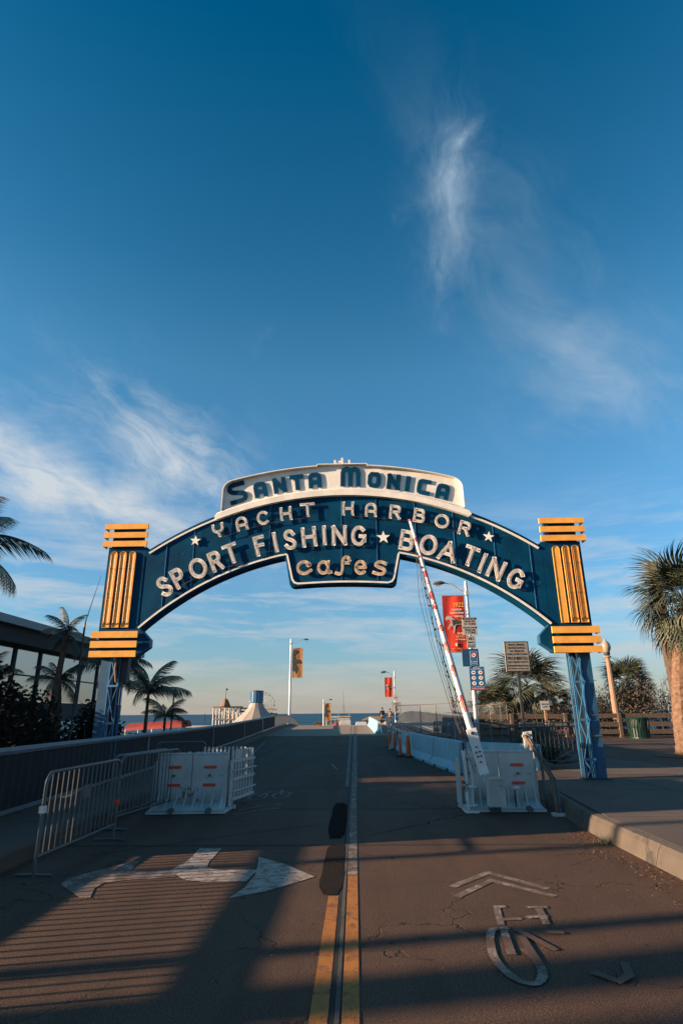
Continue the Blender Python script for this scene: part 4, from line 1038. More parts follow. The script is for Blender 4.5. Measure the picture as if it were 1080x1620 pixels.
# delineator posts
def delin(loc, label, solid=False):
    t = thing('delineator_post', label, 'traffic post', loc, 0, 'orange delineator posts by the blue barriers')
    MB().lathe([(.2, 0), (.2, .03), (.06, .06)], 8).build('base', M_rub, t)
    if solid: MB().lathe([(.09, .05), (.085, .5), (.055, .75), (.04, .86), (.05, 1.0), (.03, 1.05)], 12).build('post', M_del, t, smooth=True)
    else: MB().lathe([(.065, .05), (.055, .3), (.05, 1.05), (.03, 1.08)], 10).build('post', M_del, t, smooth=True)
    for z in ((.78,) if solid else (.68, .88)):
        r_ = .056 if not solid else .058; MB().lathe([(r_, z), (r_, z+.11)], 12).build('reflective_band', M_delw, t)
    MB().tube([(-.03, 0, 1.02), (-.03, 0, 1.12), (.03, 0, 1.12), (.03, 0, 1.02)], .008, 5).build('handle', M_del, t)
    return t
delin((1.63, 30.2, zp(30)), 'leftmost of the four orange delineator posts'); delin((1.75, 28.2, zp(28)), 'second orange delineator post from the left')
delin((1.71, 24.2, 0), 'third orange delineator post from the left, slim and dark'); delin((1.99, 23.85, 0), 'rightmost, bottle shaped orange delineator post in front of the barrier', True)
t = thing('plank_barrier', 'white plank barrier lying across the end of the blue barriers', 'barrier', (1.9, 30.9, zp(31)), radians(-14))
MB().box(-.1, 3.2, -.03, .03, .93, 1.08).build('plank', M_white, t)
for x in (.0, 3.0):
    for s_ in (-1, 1): MB().tube([(x, 0, .95), (x, s_*.3, 0)], .02, 5).build('leg', M_white, t)
MB().bar((.5, .02, .6), (3.1, .02, .35), .05, .1).build('brace', M_rust, t)
# mesh fence
t = thing('mesh_fence', 'tall chain link construction fence on the right walkway, rising to one end', 'fence', (2.1, 31.5, zp(31)))
cps = [(0, 0), (1.2, -.2), (1.95, -.6), (2.5, -2.3), (2.75, -4.3)]; hs = [1.9, 1.92, 1.95, 1.98, 2.05]
for k, ((x, y), h_) in enumerate(zip(cps, hs)): MB().tube([(x, y, 0), (x, y, h_)], .022, 6).build('post', M_galv, t)
m = MB()
for ((xa, ya), ha), ((xb, yb), hb) in zip(zip(cps, hs), zip(cps[1:], hs[1:])):
    L = hypot(xb-xa, yb-ya); n_ = int(L/.11)
    MB().tube([(xa, ya, ha), (xb, yb, hb)], .016, 5).build('top_tube', M_rust, t)
    MB().tube([(xa, ya, .1), (xb, yb, .1)], .012, 5).build('bottom_tube', M_galv, t)
    for i in range(n_+1):
        for s_ in (-1, 1):
            f0 = i/n_; f1 = f0+s_*(ha-.1)/L
            fa, fb = f0, min(1, max(0, f1)); hz = .1+(ha-.1)*abs(fb-fa)/max(1e-6, abs(f1-f0))
            for z_off in ([0] if True else []):
                P0 = Vector((xa+(xb-xa)*fa, ya+(yb-ya)*fa, .1)); P1 = Vector((xa+(xb-xa)*fb, ya+(yb-ya)*fb, hz)); n2 = Vector((0, 0, .004))
                m.add([P0-n2, P1-n2, P1+n2, P0+n2], [(0, 1, 2, 3)])
        if i % 1 == 0:
            for s_ in (-1, 1):
                f0 = i/n_; z0 = ha; f1 = f0+s_*(ha-.1)/L; fb = min(1, max(0, f1)); hz = ha-(ha-.1)*abs(fb-f0)/max(1e-6, abs(f1-f0))
                P0 = Vector((xa+(xb-xa)*f0, ya+(yb-ya)*f0, ha)); P1 = Vector((xa+(xb-xa)*fb, ya+(yb-ya)*fb, hz)); n2 = Vector((0, 0, .004))
                m.add([P0-n2, P1-n2, P1+n2, P0+n2], [(0, 1, 2, 3)])
m.build('wire_mesh', M_galv, t, raw=1, kind='stuff')
copy_tree(t, (4.45, 26.2, .22), radians(-8), 'second chain link fence run behind the steel barricades', scale=(.62, .5, .85))

# ================================================================== LAMPS, BANNERS, SIGNS
def lamp(loc, H, arm, side, label, r0=.085):
    t = thing('street_lamp', label, 'street lamp', loc, 0, 'silver street lamps on the bridge')
    MB().tube([(0, 0, 0), (0, 0, H+.35)], [r0, r0*.55], 14).build('pole', M_pole, t, smooth=True)
    MB().lathe([(r0*2, 0), (r0*2, .04), (r0*1.3, .12)], 12).build('base', M_pole, t)
    s = side
    MB().tube([(0, 0, H-.25), (s*arm*.25, 0, H-.1), (s*arm*.6, 0, H+.22), (s*arm, 0, H+.30)], [.045, .035, .03, .026], 8).build('bracket_arm', M_pole, t, smooth=True)
    MB().cbox(-.09, .09, -.09, .09, H-.35, H-.12, .02).build('arm_clamp', M_pole, t)
    MB().tube([(s*arm*.93, 0, H+.30), (s*(arm+.1), 0, H+.30), (s*(arm+.38), 0, H+.27), (s*(arm+.5), 0, H+.25)], [.04, .10, .09, .03], 8).build('lamp_head', M_galv, t, smooth=True)
    MB().box(min(s*(arm+.15), s*(arm+.4)), max(s*(arm+.15), s*(arm+.4)), -.06, .06, H+.15, H+.185).build('lens', M_sgn, t)
    return t
def banner(loc, w0, z0, z1, side, red, label, detail, tilt=.0):
    t = thing('banner', label, 'banner', loc, 0, 'banners hanging from the lamp poles')
    n = 10; H = z1-z0; x0 = side*.06; W = side*w0; m = MB(); vs = []; fs = []
    for i in range(n+1):
        for j in range(n+1):
            u = i/n; v = j/n
            vs.append((x0+W*u, .018*sin(u*9+v*2)-.02*sin(v*5)*u, z0+H*v))
    for i in range(n):
        for j in range(n): a = i*(n+1)+j; fs.append((a, a+1, a+n+2, a+n+1))
    m.add(vs, fs)
    nv = len(m.v); m.add([(x, y+.006, z) for x, y, z in vs], [f[::-1] for f in fs])
    m.build('cloth', M_banr if red else M_bano, t, smooth=True)
    for z in (z0-.02, z1+.02): MB().tube([(0, 0, z), (x0+W, 0, z)], .018, 6).build('support_rod', M_pole, t)
    f = -.045
    cxm = x0+W/2
    if red:
        if detail:
            text('1922', H*.115, M_gold, t, (x0+W*.30, f, z0+H*.83), abs(W)*.44)
            for k, (s_, wv) in enumerate((('PHILADELPHIA', .46), ('TOBOGGAN COMPANY', .62), ('CAROUSEL', .42))):
                text(s_, H*.052, M_cream, t, (x0+W*(.38 if k != 2 else .30)+0, f, z0+H*(.745-.06*k)), abs(W)*wv)
            text('SUMMER', H*.04, M_gold, t, (x0+W*.25, f, z0+H*.545), abs(W)*.2)
            text('THE PIER', H*.045, M_cream, t, (x0+W*.28, f, z0+H*.32), abs(W)*.30)
            text('HISTORY', H*.055, M_gold, t, (x0+W*.30, f, z0+H*.265), abs(W)*.36)
            text('AT THE PIER', H*.038, M_cream, t, (x0+W*.30, f, z0+H*.215), abs(W)*.42)
            text('EST. PIER', H*.025, M_gold, t, (cxm, f, z0+H*.055), abs(W)*.4)
            MB().prism([(cxm-.04, z0+H*.10), (cxm+.04, z0+H*.10), (cxm+.04, z0+H*.16), (cxm-.04, z0+H*.15)], f-.002, f+.002).build('emblem', M_cream, t)
        horse = [(.92, .60), (.90, .66), (.80, .70), (.70, .69), (.60, .65), (.50, .60), (.35, .55), (.10, .56), (.06, .50), (.10, .44), (.30, .45), (.45, .44), (.52, .30), (.55, .20), (.60, .22), (.56, .32), (.60, .43), (.72, .40), (.80, .30), (.84, .33), (.74, .45), (.68, .50), (.70, .58), (.80, .60), (.88, .56)]
        MB().prism([(x0+W*u, z0+H*(.50+(v-.48)*.62)) for u, v in horse], f-.002, f+.002).build('horse_print', M_grey, t)
        sad = [(.62, .60), (.48, .58), (.25, .56), (.12, .54), (.12, .47), (.35, .46), (.5, .45), (.52, .40), (.60, .44)]
        MB().prism([(x0+W*u, z0+H*(.50+(v-.48)*.62)) for u, v in sad], f-.006, f-.0025).build('saddle_print', M_bandk, t)
    else:
        p = [(.0, .2), (.25, .25), (.4, .1), (.5, .3), (.35, .45), (.6, .55), (.55, .62), (.3, .6), (.2, .75), (.45, .9), (.1, .97), (.0, .8)]
        MB().prism([(x0+W*u, z0+H*v) for u, v in p], f-.002, f+.002).build('dark_print', M_bandk, t)
        p = [(.55, .45), (.8, .5), (.95, .48), (.7, .57), (.6, .62)]
        MB().prism([(x0+W*u, z0+H*v) for u, v in p], f-.002, f+.002).build('bird_print', M_bandk, t)
    return t
def plate(name, label, loc, w0, h0, m_, rows, cat='sign', border=None, tilt=0., group=None, back=M_galv):
    t = thing(name, label, cat, loc, tilt, group)
    MB().cbox(-w0/2, w0/2, 0, .012, -h0/2, h0/2, .004).build('plate', m_, t)
    if border:
        b_, th = border; m = MB()
        m.box(-w0/2+.01, w0/2-.01, -.004, -.001, h0/2-.01-th, h0/2-.01); m.box(-w0/2+.01, w0/2-.01, -.004, -.001, -h0/2+.01, -h0/2+.01+th)
        m.box(-w0/2+.01, -w0/2+.01+th, -.004, -.001, -h0/2+.01+th, h0/2-.01-th); m.box(w0/2-.01-th, w0/2-.01, -.004, -.001, -h0/2+.01+th, h0/2-.01-th)
        m.build('border', b_, t)
    for s_, z, sz, wv, mm in rows: text(s_, sz, mm, t, (0, -.004, z), w0*wv)
    return t
lamp((5.50, 28.2, .2), 7.1, 1.1, -1, 'silver street lamp with red banner and traffic signs right of the gate arm', .13)
banner((5.40, 28.12, 0), 1.06, 4.27, 6.93, -1, True, 'large red banner with carousel horse on the near right lamp pole', True)
lamp((3.90, 59.5, zp(59.5)), 4.75, .85, -1, 'far silver street lamp with small red banner, left of the mesh fence', .09)
banner((3.72, 59.4, 0), .72, 3.05, 4.85, -1, True, 'small far red banner beyond the orange posts', False)
lamp((-7.60, 71.3, zp(71)+.2), 9.3, 1.6, 1, 'tall silver street lamp with ochre banner on the left parapet', .15)
banner((-7.45, 71.2, 0), 1.25, 5.6, 9.0, 1, False, 'tall ochre banner on the left parapet lamp pole', False)
lamp((-5.35, 104, -2.6), 6.1, 1.0, 1, 'distant street lamp with brown banner beyond the bridge crest', .13)
banner((-5.2, 103.9, 0), 1.05, .4, 3.2, 1, False, 'small brown banner on the distant lamp beyond the crest', False)
K = M_blk
t = plate('weight_limit_sign', 'white weight limit sign reading 15 tons and 3 tons on the near lamp pole', (5.49, 28.0, 5.45), .70, .82, M_sgn, [('WEIGHT LIMIT', .23, .11, .72, K), ('15 TONS', .10, .17, .76, K), ('WEIGHT LIMIT', -.18, .11, .72, K), ('3 TONS', -.30, .17, .70, K)])
MB().box(-.33, .33, -.006, -.002, .31, .40).build('black_band', K, t); MB().box(-.33, .33, -.006, -.002, -.10, -.03).build('black_band', K, t)
text('BRIDGE LIMIT ENDS', .06, M_sgn, t, (0, -.008, .355), .5); text('PIER BRIDGE', .05, M_sgn, t, (0, -.008, -.065), .5)
plate('no_parking_sign', 'small white sign reading NO under the weight limit sign', (5.50, 28.0, 4.72), .40, .56, M_sgn, [('NO', .14, .22, .6, K), ('BIKES', -.03, .11, .7, K), ('ANY TIME', -.15, .07, .8, K), ('TOW AWAY', -.22, .06, .7, K)], border=(K, .008))
t = plate('navy_sign', 'dark blue notice panel behind the two blue signs on the near lamp pole', (5.42, 28.05, 4.0), .78, .80, M_sblued, [])
t = plate('rule_sign', 'narrow blue sign with a red prohibition circle on the near lamp pole', (5.56, 28.0, 3.97), .34, .66, M_sblue, [('NO DRONES', -.16, .06, .8, M_cream), ('ON THE PIER', -.24, .05, .8, M_cream)], border=(M_cream, .006))
m = MB(); m.prism([(.12*cos(a*pi/10), .14+.12*sin(a*pi/10)) for a in range(20)], -.008, -.004); m.build('white_disc', M_cream, t)
m = MB()
for a in range(20):
    a0, a1 = a*pi/10, (a+1)*pi/10; m.add([(r_*cos(q), -.011, .14+r_*sin(q)) for r_, q in ((.12, a0), (.12, a1), (.095, a1), (.095, a0))], [(0, 1, 2, 3)])
m.add([(-.085, -.012, .205), (-.065, -.012, .225), (.085, -.012, .075), (.065, -.012, .055)], [(0, 1, 2, 3)]); m.build('red_ring', M_red, t, raw=1)
MB().prism([(-.05, .11), (.05, .11), (.03, .17), (-.03, .17)], -.0095, -.0085).build('pictogram', K, t)
t = plate('pier_rules_sign', 'blue pier rules sign with six round symbols and a red bottom line', (5.63, 27.9, 3.05), .70, 1.05, M_sblue, [('PIER RULES', .46, .07, .5, M_cream), ('PLEASE OBSERVE THE FOLLOWING', .41, .04, .86, M_cream), ('VIOLATORS ARE SUBJECT TO CITATION', -.37, .035, .86, M_cream)], border=(M_sblued, .012))
MB().box(-.31, .31, -.006, -.002, -.48, -.42).build('red_line', M_red, t); text('CALL 911 IN EMERGENCY', .05, M_cream, t, (0, -.008, -.45), .55)
for i in range(2):
    for j in range(3):
        cx_, cz = -.16+.32*i, .27-.24*j
        m = MB(); m.prism([(cx_+.10*cos(a*pi/8), cz+.085*sin(a*pi/8)) for a in range(16)], -.007, -.003); m.build('symbol_disc', M_cream, t)
        MB().prism([(cx_-.05, cz-.03), (cx_+.055, cz-.02), (cx_+.03, cz+.03), (cx_-.02, cz+.04)], -.010, -.0075).build('symbol', K if (i+j) % 3 == 0 else M_red, t)
plate('small_sign', 'small white sign under the far red banner', (3.95, 59.3, 2.95), .45, .5, M_sgn, [('15T', 0, .2, .6, K)])
t = plate('speed_sign', 'white speed sign on the far lamp pole above the fence', (3.98, 59.25, 2.05), .85, 1.0, M_sgn, [('SPEED', .33, .18, .6, K), ('5', -.1, .6, .3, K)], border=(K, .02))
plate('blue_marker', 'tiny blue notice under the speed sign', (3.98, 59.25, 1.2), .32, .55, M_sblued, [('P', 0, .2, .5, M_cream)])
# prohibited sign
ps = thing('prohibition_sign', 'tall grey sign on a dark post reading trucks and motor homes prohibited', 'sign', (7.22, 26.76, .22))
MB().box(-.055, .055, -.05, .05, 0, 3.2).build('post', M_under, ps)
t2 = MB().cbox(-.55, .55, -.09, -.06, 3.03, 4.36, .02).build('plate', M_sgnd, ps)
m = MB(); m.box(-.53, .53, -.096, -.091, 4.31, 4.34); m.box(-.53, .53, -.096, -.091, 3.05, 3.08); m.box(-.53, -.50, -.096, -.091, 3.08, 4.31); m.box(.50, .53, -.096, -.091, 3.08, 4.31); m.build('border', K, ps)
for s_, z, sz, wv in (('TRUCKS, TRAILERS,', 4.20, .11, .74), ('MOTOR HOMES &', 4.06, .11, .74), ('ALL VEHICLES', 3.925, .11, .62), ('OVER 25 FEET LONG', 3.79, .11, .90), ('PROHIBITED', 3.61, .19, .90), ('PIER PERMITS EXEMPT', 3.45, .09, .88), ('AUTHORIZED VEHICLES ONLY', 3.29, .09, .92), ('BY ORDER OF THE CITY', 3.17, .075, .86)):
    text(s_, sz, K, ps, (0, -.094, z), wv)
# small post sign
t = thing('post_sign', 'small grey sign on a leaning pale post behind the agave plants', 'sign', (8.98, 29.3, .22))
MB().box(-.05, .05, -.05, .05, 0, 1.6).build('post', M_lampc, t); MB().box(-.20, .20, -.075, -.055, 1.45, 1.85).build('plate', M_grey, t)
text('BIKE PATH', .08, K, t, (0, -.078, 1.7), .3); text('CLOSED', .08, K, t, (0, -.078, 1.58), .24)

# concrete lamp post with acorn globe
t = thing('lamp_post', 'tan concrete lamp post with acorn globe right of the blue leg, base marked 134', 'lamp post', (15.76, 37.6, .22))
MB().box(-.42, .42, -.42, .42, 0, .28).build('plinth', M_lampc, t)
MB().lathe([(.36, .28), (.36, .36), (.28, .45), (.24, .6), (.20, .75), (.135, 4.45), (.15, 4.5), (.22, 4.52), (.22, 4.6), (.15, 4.64)], 10).build('shaft', M_lampc, t)
MB().lathe([(.12, 4.62), (.17, 4.70), (.20, 4.78), (.17, 4.86)], 12).build('fitter', M_under, t, smooth=True)
MB().lathe([(.16, 4.85), (.25, 5.0), (.29, 5.15), (.27, 5.3), (.18, 5.46), (.07, 5.56), (.06, 5.62), (.015, 5.68)], 14).build('globe', M_globe, t, smooth=True)
text('134', .30, M_cream, t, (.28, -.43, .14), .5)
MB().box(.02, .55, -.424, -.421, -.0, .27).build('number_patch', M_lampc, t)
# litter bin
t = thing('litter_bin', 'dark green slatted litter bin beside the hedge', 'litter bin', (15.0, 33.2, .22))
MB().lathe([(.42, .05), (.40, 1.0)], 20).build('liner', M_under, t)
for k in range(22):
    a = 2*pi*k/22; m = MB(); c, s_ = cos(a), sin(a); w_ = .042
    m.loft([[(r_*c-w_*s_*sg_, r_*s_+w_*c*sg_, z) for r_, sg_ in ((r0, -1), (r0, 1), (r0+.02, 1), (r0+.02, -1))] for r0, z in ((.47, .06), (.48, .5), (.55, .98))]); m.build('slat', M_green, t)
MB().lathe([(.56, .97), (.58, 1.0), (.56, 1.03), (.40, 1.06), (.30, 1.06)], 20).build('rim', M_green, t)
MB().lathe([(.5, 0), (.5, .07)], 20).build('foot_ring', M_green, t)

# ================================================================== WOOD FENCE
t = thing('wood_fence', 'low weathered timber rail fence along the bluff edge', 'fence', (5.9, 34.4, .22))
for k in range(10):
    x = 2.95*k-.2
    MB().cbox(x-.1, x+.1, -.1, .1, -.1, 1.28, .02).build('post', M_wood, t)
    if k < 9:
        for z in (1.0, .56, .18): MB().box(x+.11, x+2.84, -.04, .04, z, z+.24).build('rail', M_wood, t)

# ================================================================== VEGETATION
def frond_feather(L, droop, n=34, lw=.022, ll=.42, seed=0):
    n = 46
    r_ = random.Random(seed); m = MB(); pts = []
    for i in range(n+1):
        t = i/n; pts.append(Vector((L*(t-.12*t*t*droop), 0, L*(.42*t-.62*droop*t*t))))
    m.tube(pts[::3]+[pts[-1]], [.02*(1-.8*k/(len(pts[::3])+0)) for k in range(len(pts[::3])+1)], 4)
    for i in range(3, n+1):
        t = i/n; p = pts[i]; tg = (pts[i]-pts[i-1]).normalized(); l_ = ll*(.35+.65*sin(pi*min(1, t*.85+.12)))*r_.uniform(.85, 1.1)
        for s in (-1, 1):
            d = (tg*.50+Vector((0, s*.60, -.45-.65*t+r_.uniform(-.3, .2)))).normalized()
            q = p+d*l_*.55; e = p+d*l_+Vector((0, 0, -.28*l_)); wv = tg*lw*.5
            m.add([p-wv, p+wv, q+wv, e, q-wv], [(0, 1, 2, 4), (4, 2, 3)])
    return m
def leaf_fan(L, pet, nb=26, spread=150, droop=.25, seed=0, lw=.045):
    """a palmate leaf: petiole then blades fanned out, tips free"""
    r_ = random.Random(seed); m = MB(); P0 = Vector((0, 0, 0)); P1 = Vector((pet, 0, -.08*pet))
    m.tube([P0, P1*.5+Vector((0, 0, .03*pet)), P1], [.018, .013, .010], 4)
    for k in range(nb):
        a = radians(-spread/2*1.1+spread*1.1*k/(nb-1)); l_ = L*(.72+.28*cos(a*.8))*r_.uniform(.9, 1.05)
        d = Vector((cos(a), sin(a), r_.uniform(-.04, .04)-.05*abs(a))).normalized(); sd = Vector((-sin(a), cos(a), 0))
        zf_ = .05 if k % 2 else -.02
        q = P1+d*l_*.55+Vector((0, 0, -droop*.10*l_+zf_*l_*.5)); e = P1+d*l_+Vector((0, 0, -droop*l_*r_.uniform(.6, 1.2)))
        wv = lw*L/1.0
        h_ = q+(e-q)*.55+Vector((0, 0, .05*l_)); m.add([P1, q-sd*wv*.75, h_-sd*wv*.42, e+Vector((0, 0, -.10*l_*r_.random())), h_+sd*wv*.42, q+sd*wv*.75], [(0, 1, 5), (1, 2, 4, 5), (2, 3, 4)])
    return m
FAN = [leaf_fan(1.05+.1*(k % 3), .75, 34, 170, .32+.12*(k % 3), k, .034).build('frond_source', M_fan if k % 3 else M_fan2, None, raw=1).data for k in range(6)]
DEAD = [leaf_fan(.9, .6, 20, 110, .6, 20+k, .05).build('frond_source', M_dead, None, raw=1).data for k in range(3)]
FEA = [frond_feather(1.0, .9+.2*(k % 3), 34, .016, .30, k).build('frond_source', M_feath if k % 3 else M_feath2, None, raw=1).data for k in range(5)]
def place(src, parent, loc, az, el, sc_, roll=0., name='frond'):
    o = bpy.data.objects.new(name, src); COL.objects.link(o); o.parent = parent
    o.matrix_local = Matrix.Translation(loc) @ Matrix.Rotation(az, 4, 'Z') @ Matrix.Rotation(-el, 4, 'Y') @ Matrix.Rotation(roll, 4, 'X') @ Matrix.Scale(sc_, 4)
    return o
def trunk_mesh(H, r0, r1, bend=(0, 0), rings=26, n=12, rough=.05, seed=1):
    r_ = random.Random(seed); rg = []
    for i in range(rings*2+1):
        t = i/(rings*2); z = H*t; rr = (r0+(r1-r0)*t)*(1+(.05 if i % 2 else -.02))*(1+.35*max(0, .08-t)*4)
        rg.append([(bend[0]*t*t+rr*(1+r_.uniform(-rough, rough))*cos(2*pi*k/n), bend[1]*t*t+rr*(1+r_.uniform(-rough, rough))*sin(2*pi*k/n), z) for k in range(n)])
    return MB().loft(rg)
def fan_palm(loc, H, r0, r1, size, nf, label, m_tr=M_trunk, dead=10, bend=(0, 0), seed=1, el0=-50, el1=80):
    r_ = random.Random(seed); t = thing('fan_palm', label, 'palm tree', loc)
    trunk_mesh(H, r0, r1, bend, seed=seed).build('trunk', m_tr, t, smooth=False)
    top = Vector((bend[0], bend[1], H))
    for i in range(nf):
        f = (i+.5)/nf; el = radians(el0+(el1-el0)*f+r_.uniform(-8, 8)); az = i*2.39996+r_.uniform(-.2, .2)
        place(FAN[r_.randrange(6)], t, top+Vector((0, 0, .25*f*size)), az, el, size*r_.uniform(.85, 1.1), r_.uniform(-.5, .5))
    for i in range(dead):
        place(DEAD[r_.randrange(3)], t, top+Vector((0, 0, -.12*size*r_.random()*2)), i*2.4, radians(r_.uniform(-85, -55)), size*r_.uniform(.7, 1.), r_.uniform(-1, 1), 'dead_frond')
    return t
def feather_palm(loc, H, r0, r1, size, nf, label, m_tr=M_trunkd, bend=(0, 0), seed=1, el0=-25, el1=75, azs=None, group=None):
    r_ = random.Random(seed); t = thing('feather_palm', label, 'palm tree', loc, 0, group)
    if H > 0: trunk_mesh(H, r0, r1, bend, 14, 8, seed=seed).build('trunk', m_tr, t)
    top = Vector((bend[0], bend[1], H))
    for i in range(nf):
        f = (i+.5)/nf; el = radians(el0+(el1-el0)*f+r_.uniform(-6, 6)); az = azs[i] if azs else i*2.39996+r_.uniform(-.3, .3)
        place(FEA[r_.randrange(5)], t, top, az, el, size*r_.uniform(.85, 1.12), r_.uniform(-.4, .4))
    return t
# big palm at the right edge and its neighbours
fan_palm((10.45, 20.06, .22), 4.7, .31, .19, 1.08, 44, 'big fan palm with pinkish trunk at the right edge of the picture', dead=34, bend=(.80, 0), seed=3, el0=-70)
MB().lathe([(1.0, .0), (1.0, .02), (.9, .022)], 24, (10.45, 20.06, .222)).build('tree_pit', M_soil, None, **ST)
t = thing('palm_stump', 'headless dead palm trunk cut flat, rising behind the big fan palm', 'tree trunk', (13.35, 25.6, .22))
trunk_mesh(7.6, .26, .21, (-.0, 0), 30, 10, .1, 5).build('trunk', M_trunkd, t); MB().lathe([(.23, 0), (.23, .03)], 12, (0, 0, 7.6)).build('cut_cap', M_wood, t)
fan_palm((18.3, 41.2, .22), 2.9, .22, .2, 1.05, 40, 'fan palm above the hedge between the lamp post and the big palm', M_trunkd, 8, (.1, 0), 8, -50)
fan_palm((11.3, 40.5, -.1), 3.1, .40, .42, 1.55, 26, 'broad fan palm with brown thatch right behind the prohibition sign', M_dead, 60, (.1, 0), 11, -35, 75)
fan_palm((9.0, 40.0, -.1), 1.7, .30, .3, 1.05, 34, 'low fan palm behind the blue rules sign', M_dead, 14, (0, 0), 14, -30)
fan_palm((13.2, 41.0, -.1), 2.1, .2, .2, .85, 26, 'small drooping fan palm right of the thatched palm', M_trunkd, 8, (0, 0), 17, -60, 60)
fan_palm((21.5, 30.5, .2), 2.6, .2, .2, .9, 26, 'partly hidden fan palm behind the pink trunk at the right edge', M_trunkd, 5, (0, 0), 19)
# left palms
feather_palm((-12.8, 17.5, -.4), 6.9, .18, .12, 2.8, 14, 'tall feather palm whose crown hangs in at the left edge of the sky', seed=4, el0=-25, el1=70)
feather_palm((-9.0, 18.0, -.4), 4.35, .12, .08, .95, 10, 'pale topped feather palm against the restaurant roof', bend=(.15, 0), seed=21, el0=-40, el1=85)
feather_palm((-8.35, 24.5, -.4), 2.75, .09, .06, 1.75, 10, 'slender feather palm right of the blue leg', seed=6, el0=5, el1=75)
feather_palm((-7.9, 25.5, -.4), 1.9, .08, .05, 1.2, 9, 'short feather palm in front of the red canopy', seed=9, el0=0, el1=60)
feather_palm((-9.6, 23.5, -.4), 3.9, .12, .09, 1.7, 16, 'dense feather palm behind the left blue leg', seed=12, el0=-30, el1=70)
feather_palm((-10.8, 22.5, -.4), 3.2, .1, .08, 1.2, 10, 'feather palm silhouetted before the restaurant windows', seed=13, bend=(-.3, 0), el0=-35, el1=65)
feather_palm((-12.0, 19.0, -.4), 2.9, .1, .08, 1.5, 14, 'feather palm low at the left edge before the windows', seed=15, el0=-30, el1=75)
for o_ in [o for o in bpy.data.objects if o.name.startswith('frond_source')]: bpy.data.objects.remove(o_)
def shrub(loc, rx, ry, h, n, m_, label, leaf=.05, seed=1, name='shrub', twigs=10, group=None, spiky=False, cat='shrub', base=.0):
    r_ = random.Random(seed); t = thing(name, label, cat, loc, 0, group); m = MB()
    lobes = [(r_.uniform(-.7, .7)*rx, r_.uniform(-.7, .7)*ry, h*r_.uniform(.35, .8), r_.uniform(.28, .45)) for _ in range(11)]
    for i in range(n):
        lx, ly, lz, lr = lobes[r_.randrange(11)]
        a, b_ = r_.uniform(0, 2*pi), r_.uniform(-1, 1); q = r_.random()**.4; c = sqrt(1-b_*b_)
        p = Vector((lx+rx*lr*1.3*q*c*cos(a), ly+ry*lr*1.3*q*c*sin(a), max(.03, lz+h*.36*q*b_)))
        s = leaf*r_.uniform(.6, 1.5); d = Vector((r_.gauss(0, 1), r_.gauss(0, 1), r_.gauss(.4 if not spiky else 1.2, .8))).normalized(); e = d.orthogonal().normalized()*s*(.35 if not spiky else .16)
        m.add([p, p+d*s*.5+e, p+d*s, p+d*s*.5-e], [(0, 1, 2, 3)])
    m.build('foliage', m_, t, raw=1, kind='stuff')
    k = MB()
    for i in range(twigs):
        a = r_.uniform(0, 2*pi); q = r_.uniform(.2, .9); zt = h*r_.uniform(.7, 1.12)
        k.tube([(0+rx*q*.2*cos(a), ry*q*.2*sin(a), 0), (rx*q*.6*cos(a), ry*q*.6*sin(a), zt*.55), (rx*q*cos(a+.2), ry*q*sin(a+.2), zt)], [.03, .018, .004], 4)
    k.build('stems', M_twig, t)
    return t
GS = 'dark shrubs left of the bridge'
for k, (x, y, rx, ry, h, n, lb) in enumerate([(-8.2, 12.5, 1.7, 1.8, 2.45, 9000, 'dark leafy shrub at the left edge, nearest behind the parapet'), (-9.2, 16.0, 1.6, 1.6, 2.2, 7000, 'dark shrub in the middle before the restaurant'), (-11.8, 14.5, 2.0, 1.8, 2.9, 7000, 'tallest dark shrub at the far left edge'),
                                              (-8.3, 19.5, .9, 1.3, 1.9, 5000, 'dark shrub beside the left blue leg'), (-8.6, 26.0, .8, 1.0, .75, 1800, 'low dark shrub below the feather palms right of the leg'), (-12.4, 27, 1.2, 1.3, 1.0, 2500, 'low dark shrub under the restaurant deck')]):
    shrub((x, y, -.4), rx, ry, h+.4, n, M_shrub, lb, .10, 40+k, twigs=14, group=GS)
GD = 'dry hedge shrubs behind the timber fence'
for k, (x, y, rx, h, lb) in enumerate([(7.0, 37.5, 1.6, 1.3, 'low dry shrub behind the fence left of the sign post'), (10.3, 38, 1.9, 1.5, 'dry shrub under the thatched palm'), (13.2, 37.0, 1.8, 1.75, 'dry shrub seen left of the blue leg'), (15.8, 39.5, 2.1, 2.7, 'dry shrub between blue leg and lamp post'),
                                       (18.4, 37.5, 2.4, 3.5, 'tall grey brown shrub behind the litter bin'), (21.2, 37.0, 2.5, 3.3, 'tall grey brown shrub right of the litter bin'), (24.5, 36.0, 2.4, 3.1, 'grey brown shrub behind the pink palm trunk'), (12.0, 42, 2.2, 1.6, 'green brown shrub far behind the bicycle')]):
    shrub((x, y, .0), rx, 1.5, h, 5200, M_dry if k != 7 else M_fan, lb, .17, 60+k, 'dry_shrub', 26, GD, True)
def agave(loc, s, label, seed):
    r_ = random.Random(seed); t = thing('agave', label, 'agave', loc, r_.uniform(0, 6), 'spiky agaves behind the right white barrier')
    src = None
    for i in range(34):
        if src is None:
            m = MB(); L = 1.
            m.add([(0, -.05, 0), (0, .05, 0), (.45, .06, .01), (.45, -.06, .01), (1, 0, 0), (.45, 0, -.03), (0, 0, -.03)], [(0, 3, 5, 6), (6, 5, 2, 1), (3, 4, 5), (5, 4, 2)])
            src = m.build('leaf', M_agave, t); o = src
        else: o = bpy.data.objects.new('leaf', src.data); COL.objects.link(o); o.parent = t
        f = i/34; o.matrix_local = Matrix.Translation((0, 0, .1+.25*f*s)) @ Matrix.Rotation(i*2.4, 4, 'Z') @ Matrix.Rotation(-radians(5+75*f), 4, 'Y') @ Matrix.Scale(s*r_.uniform(.8, 1.1), 4)
    return t
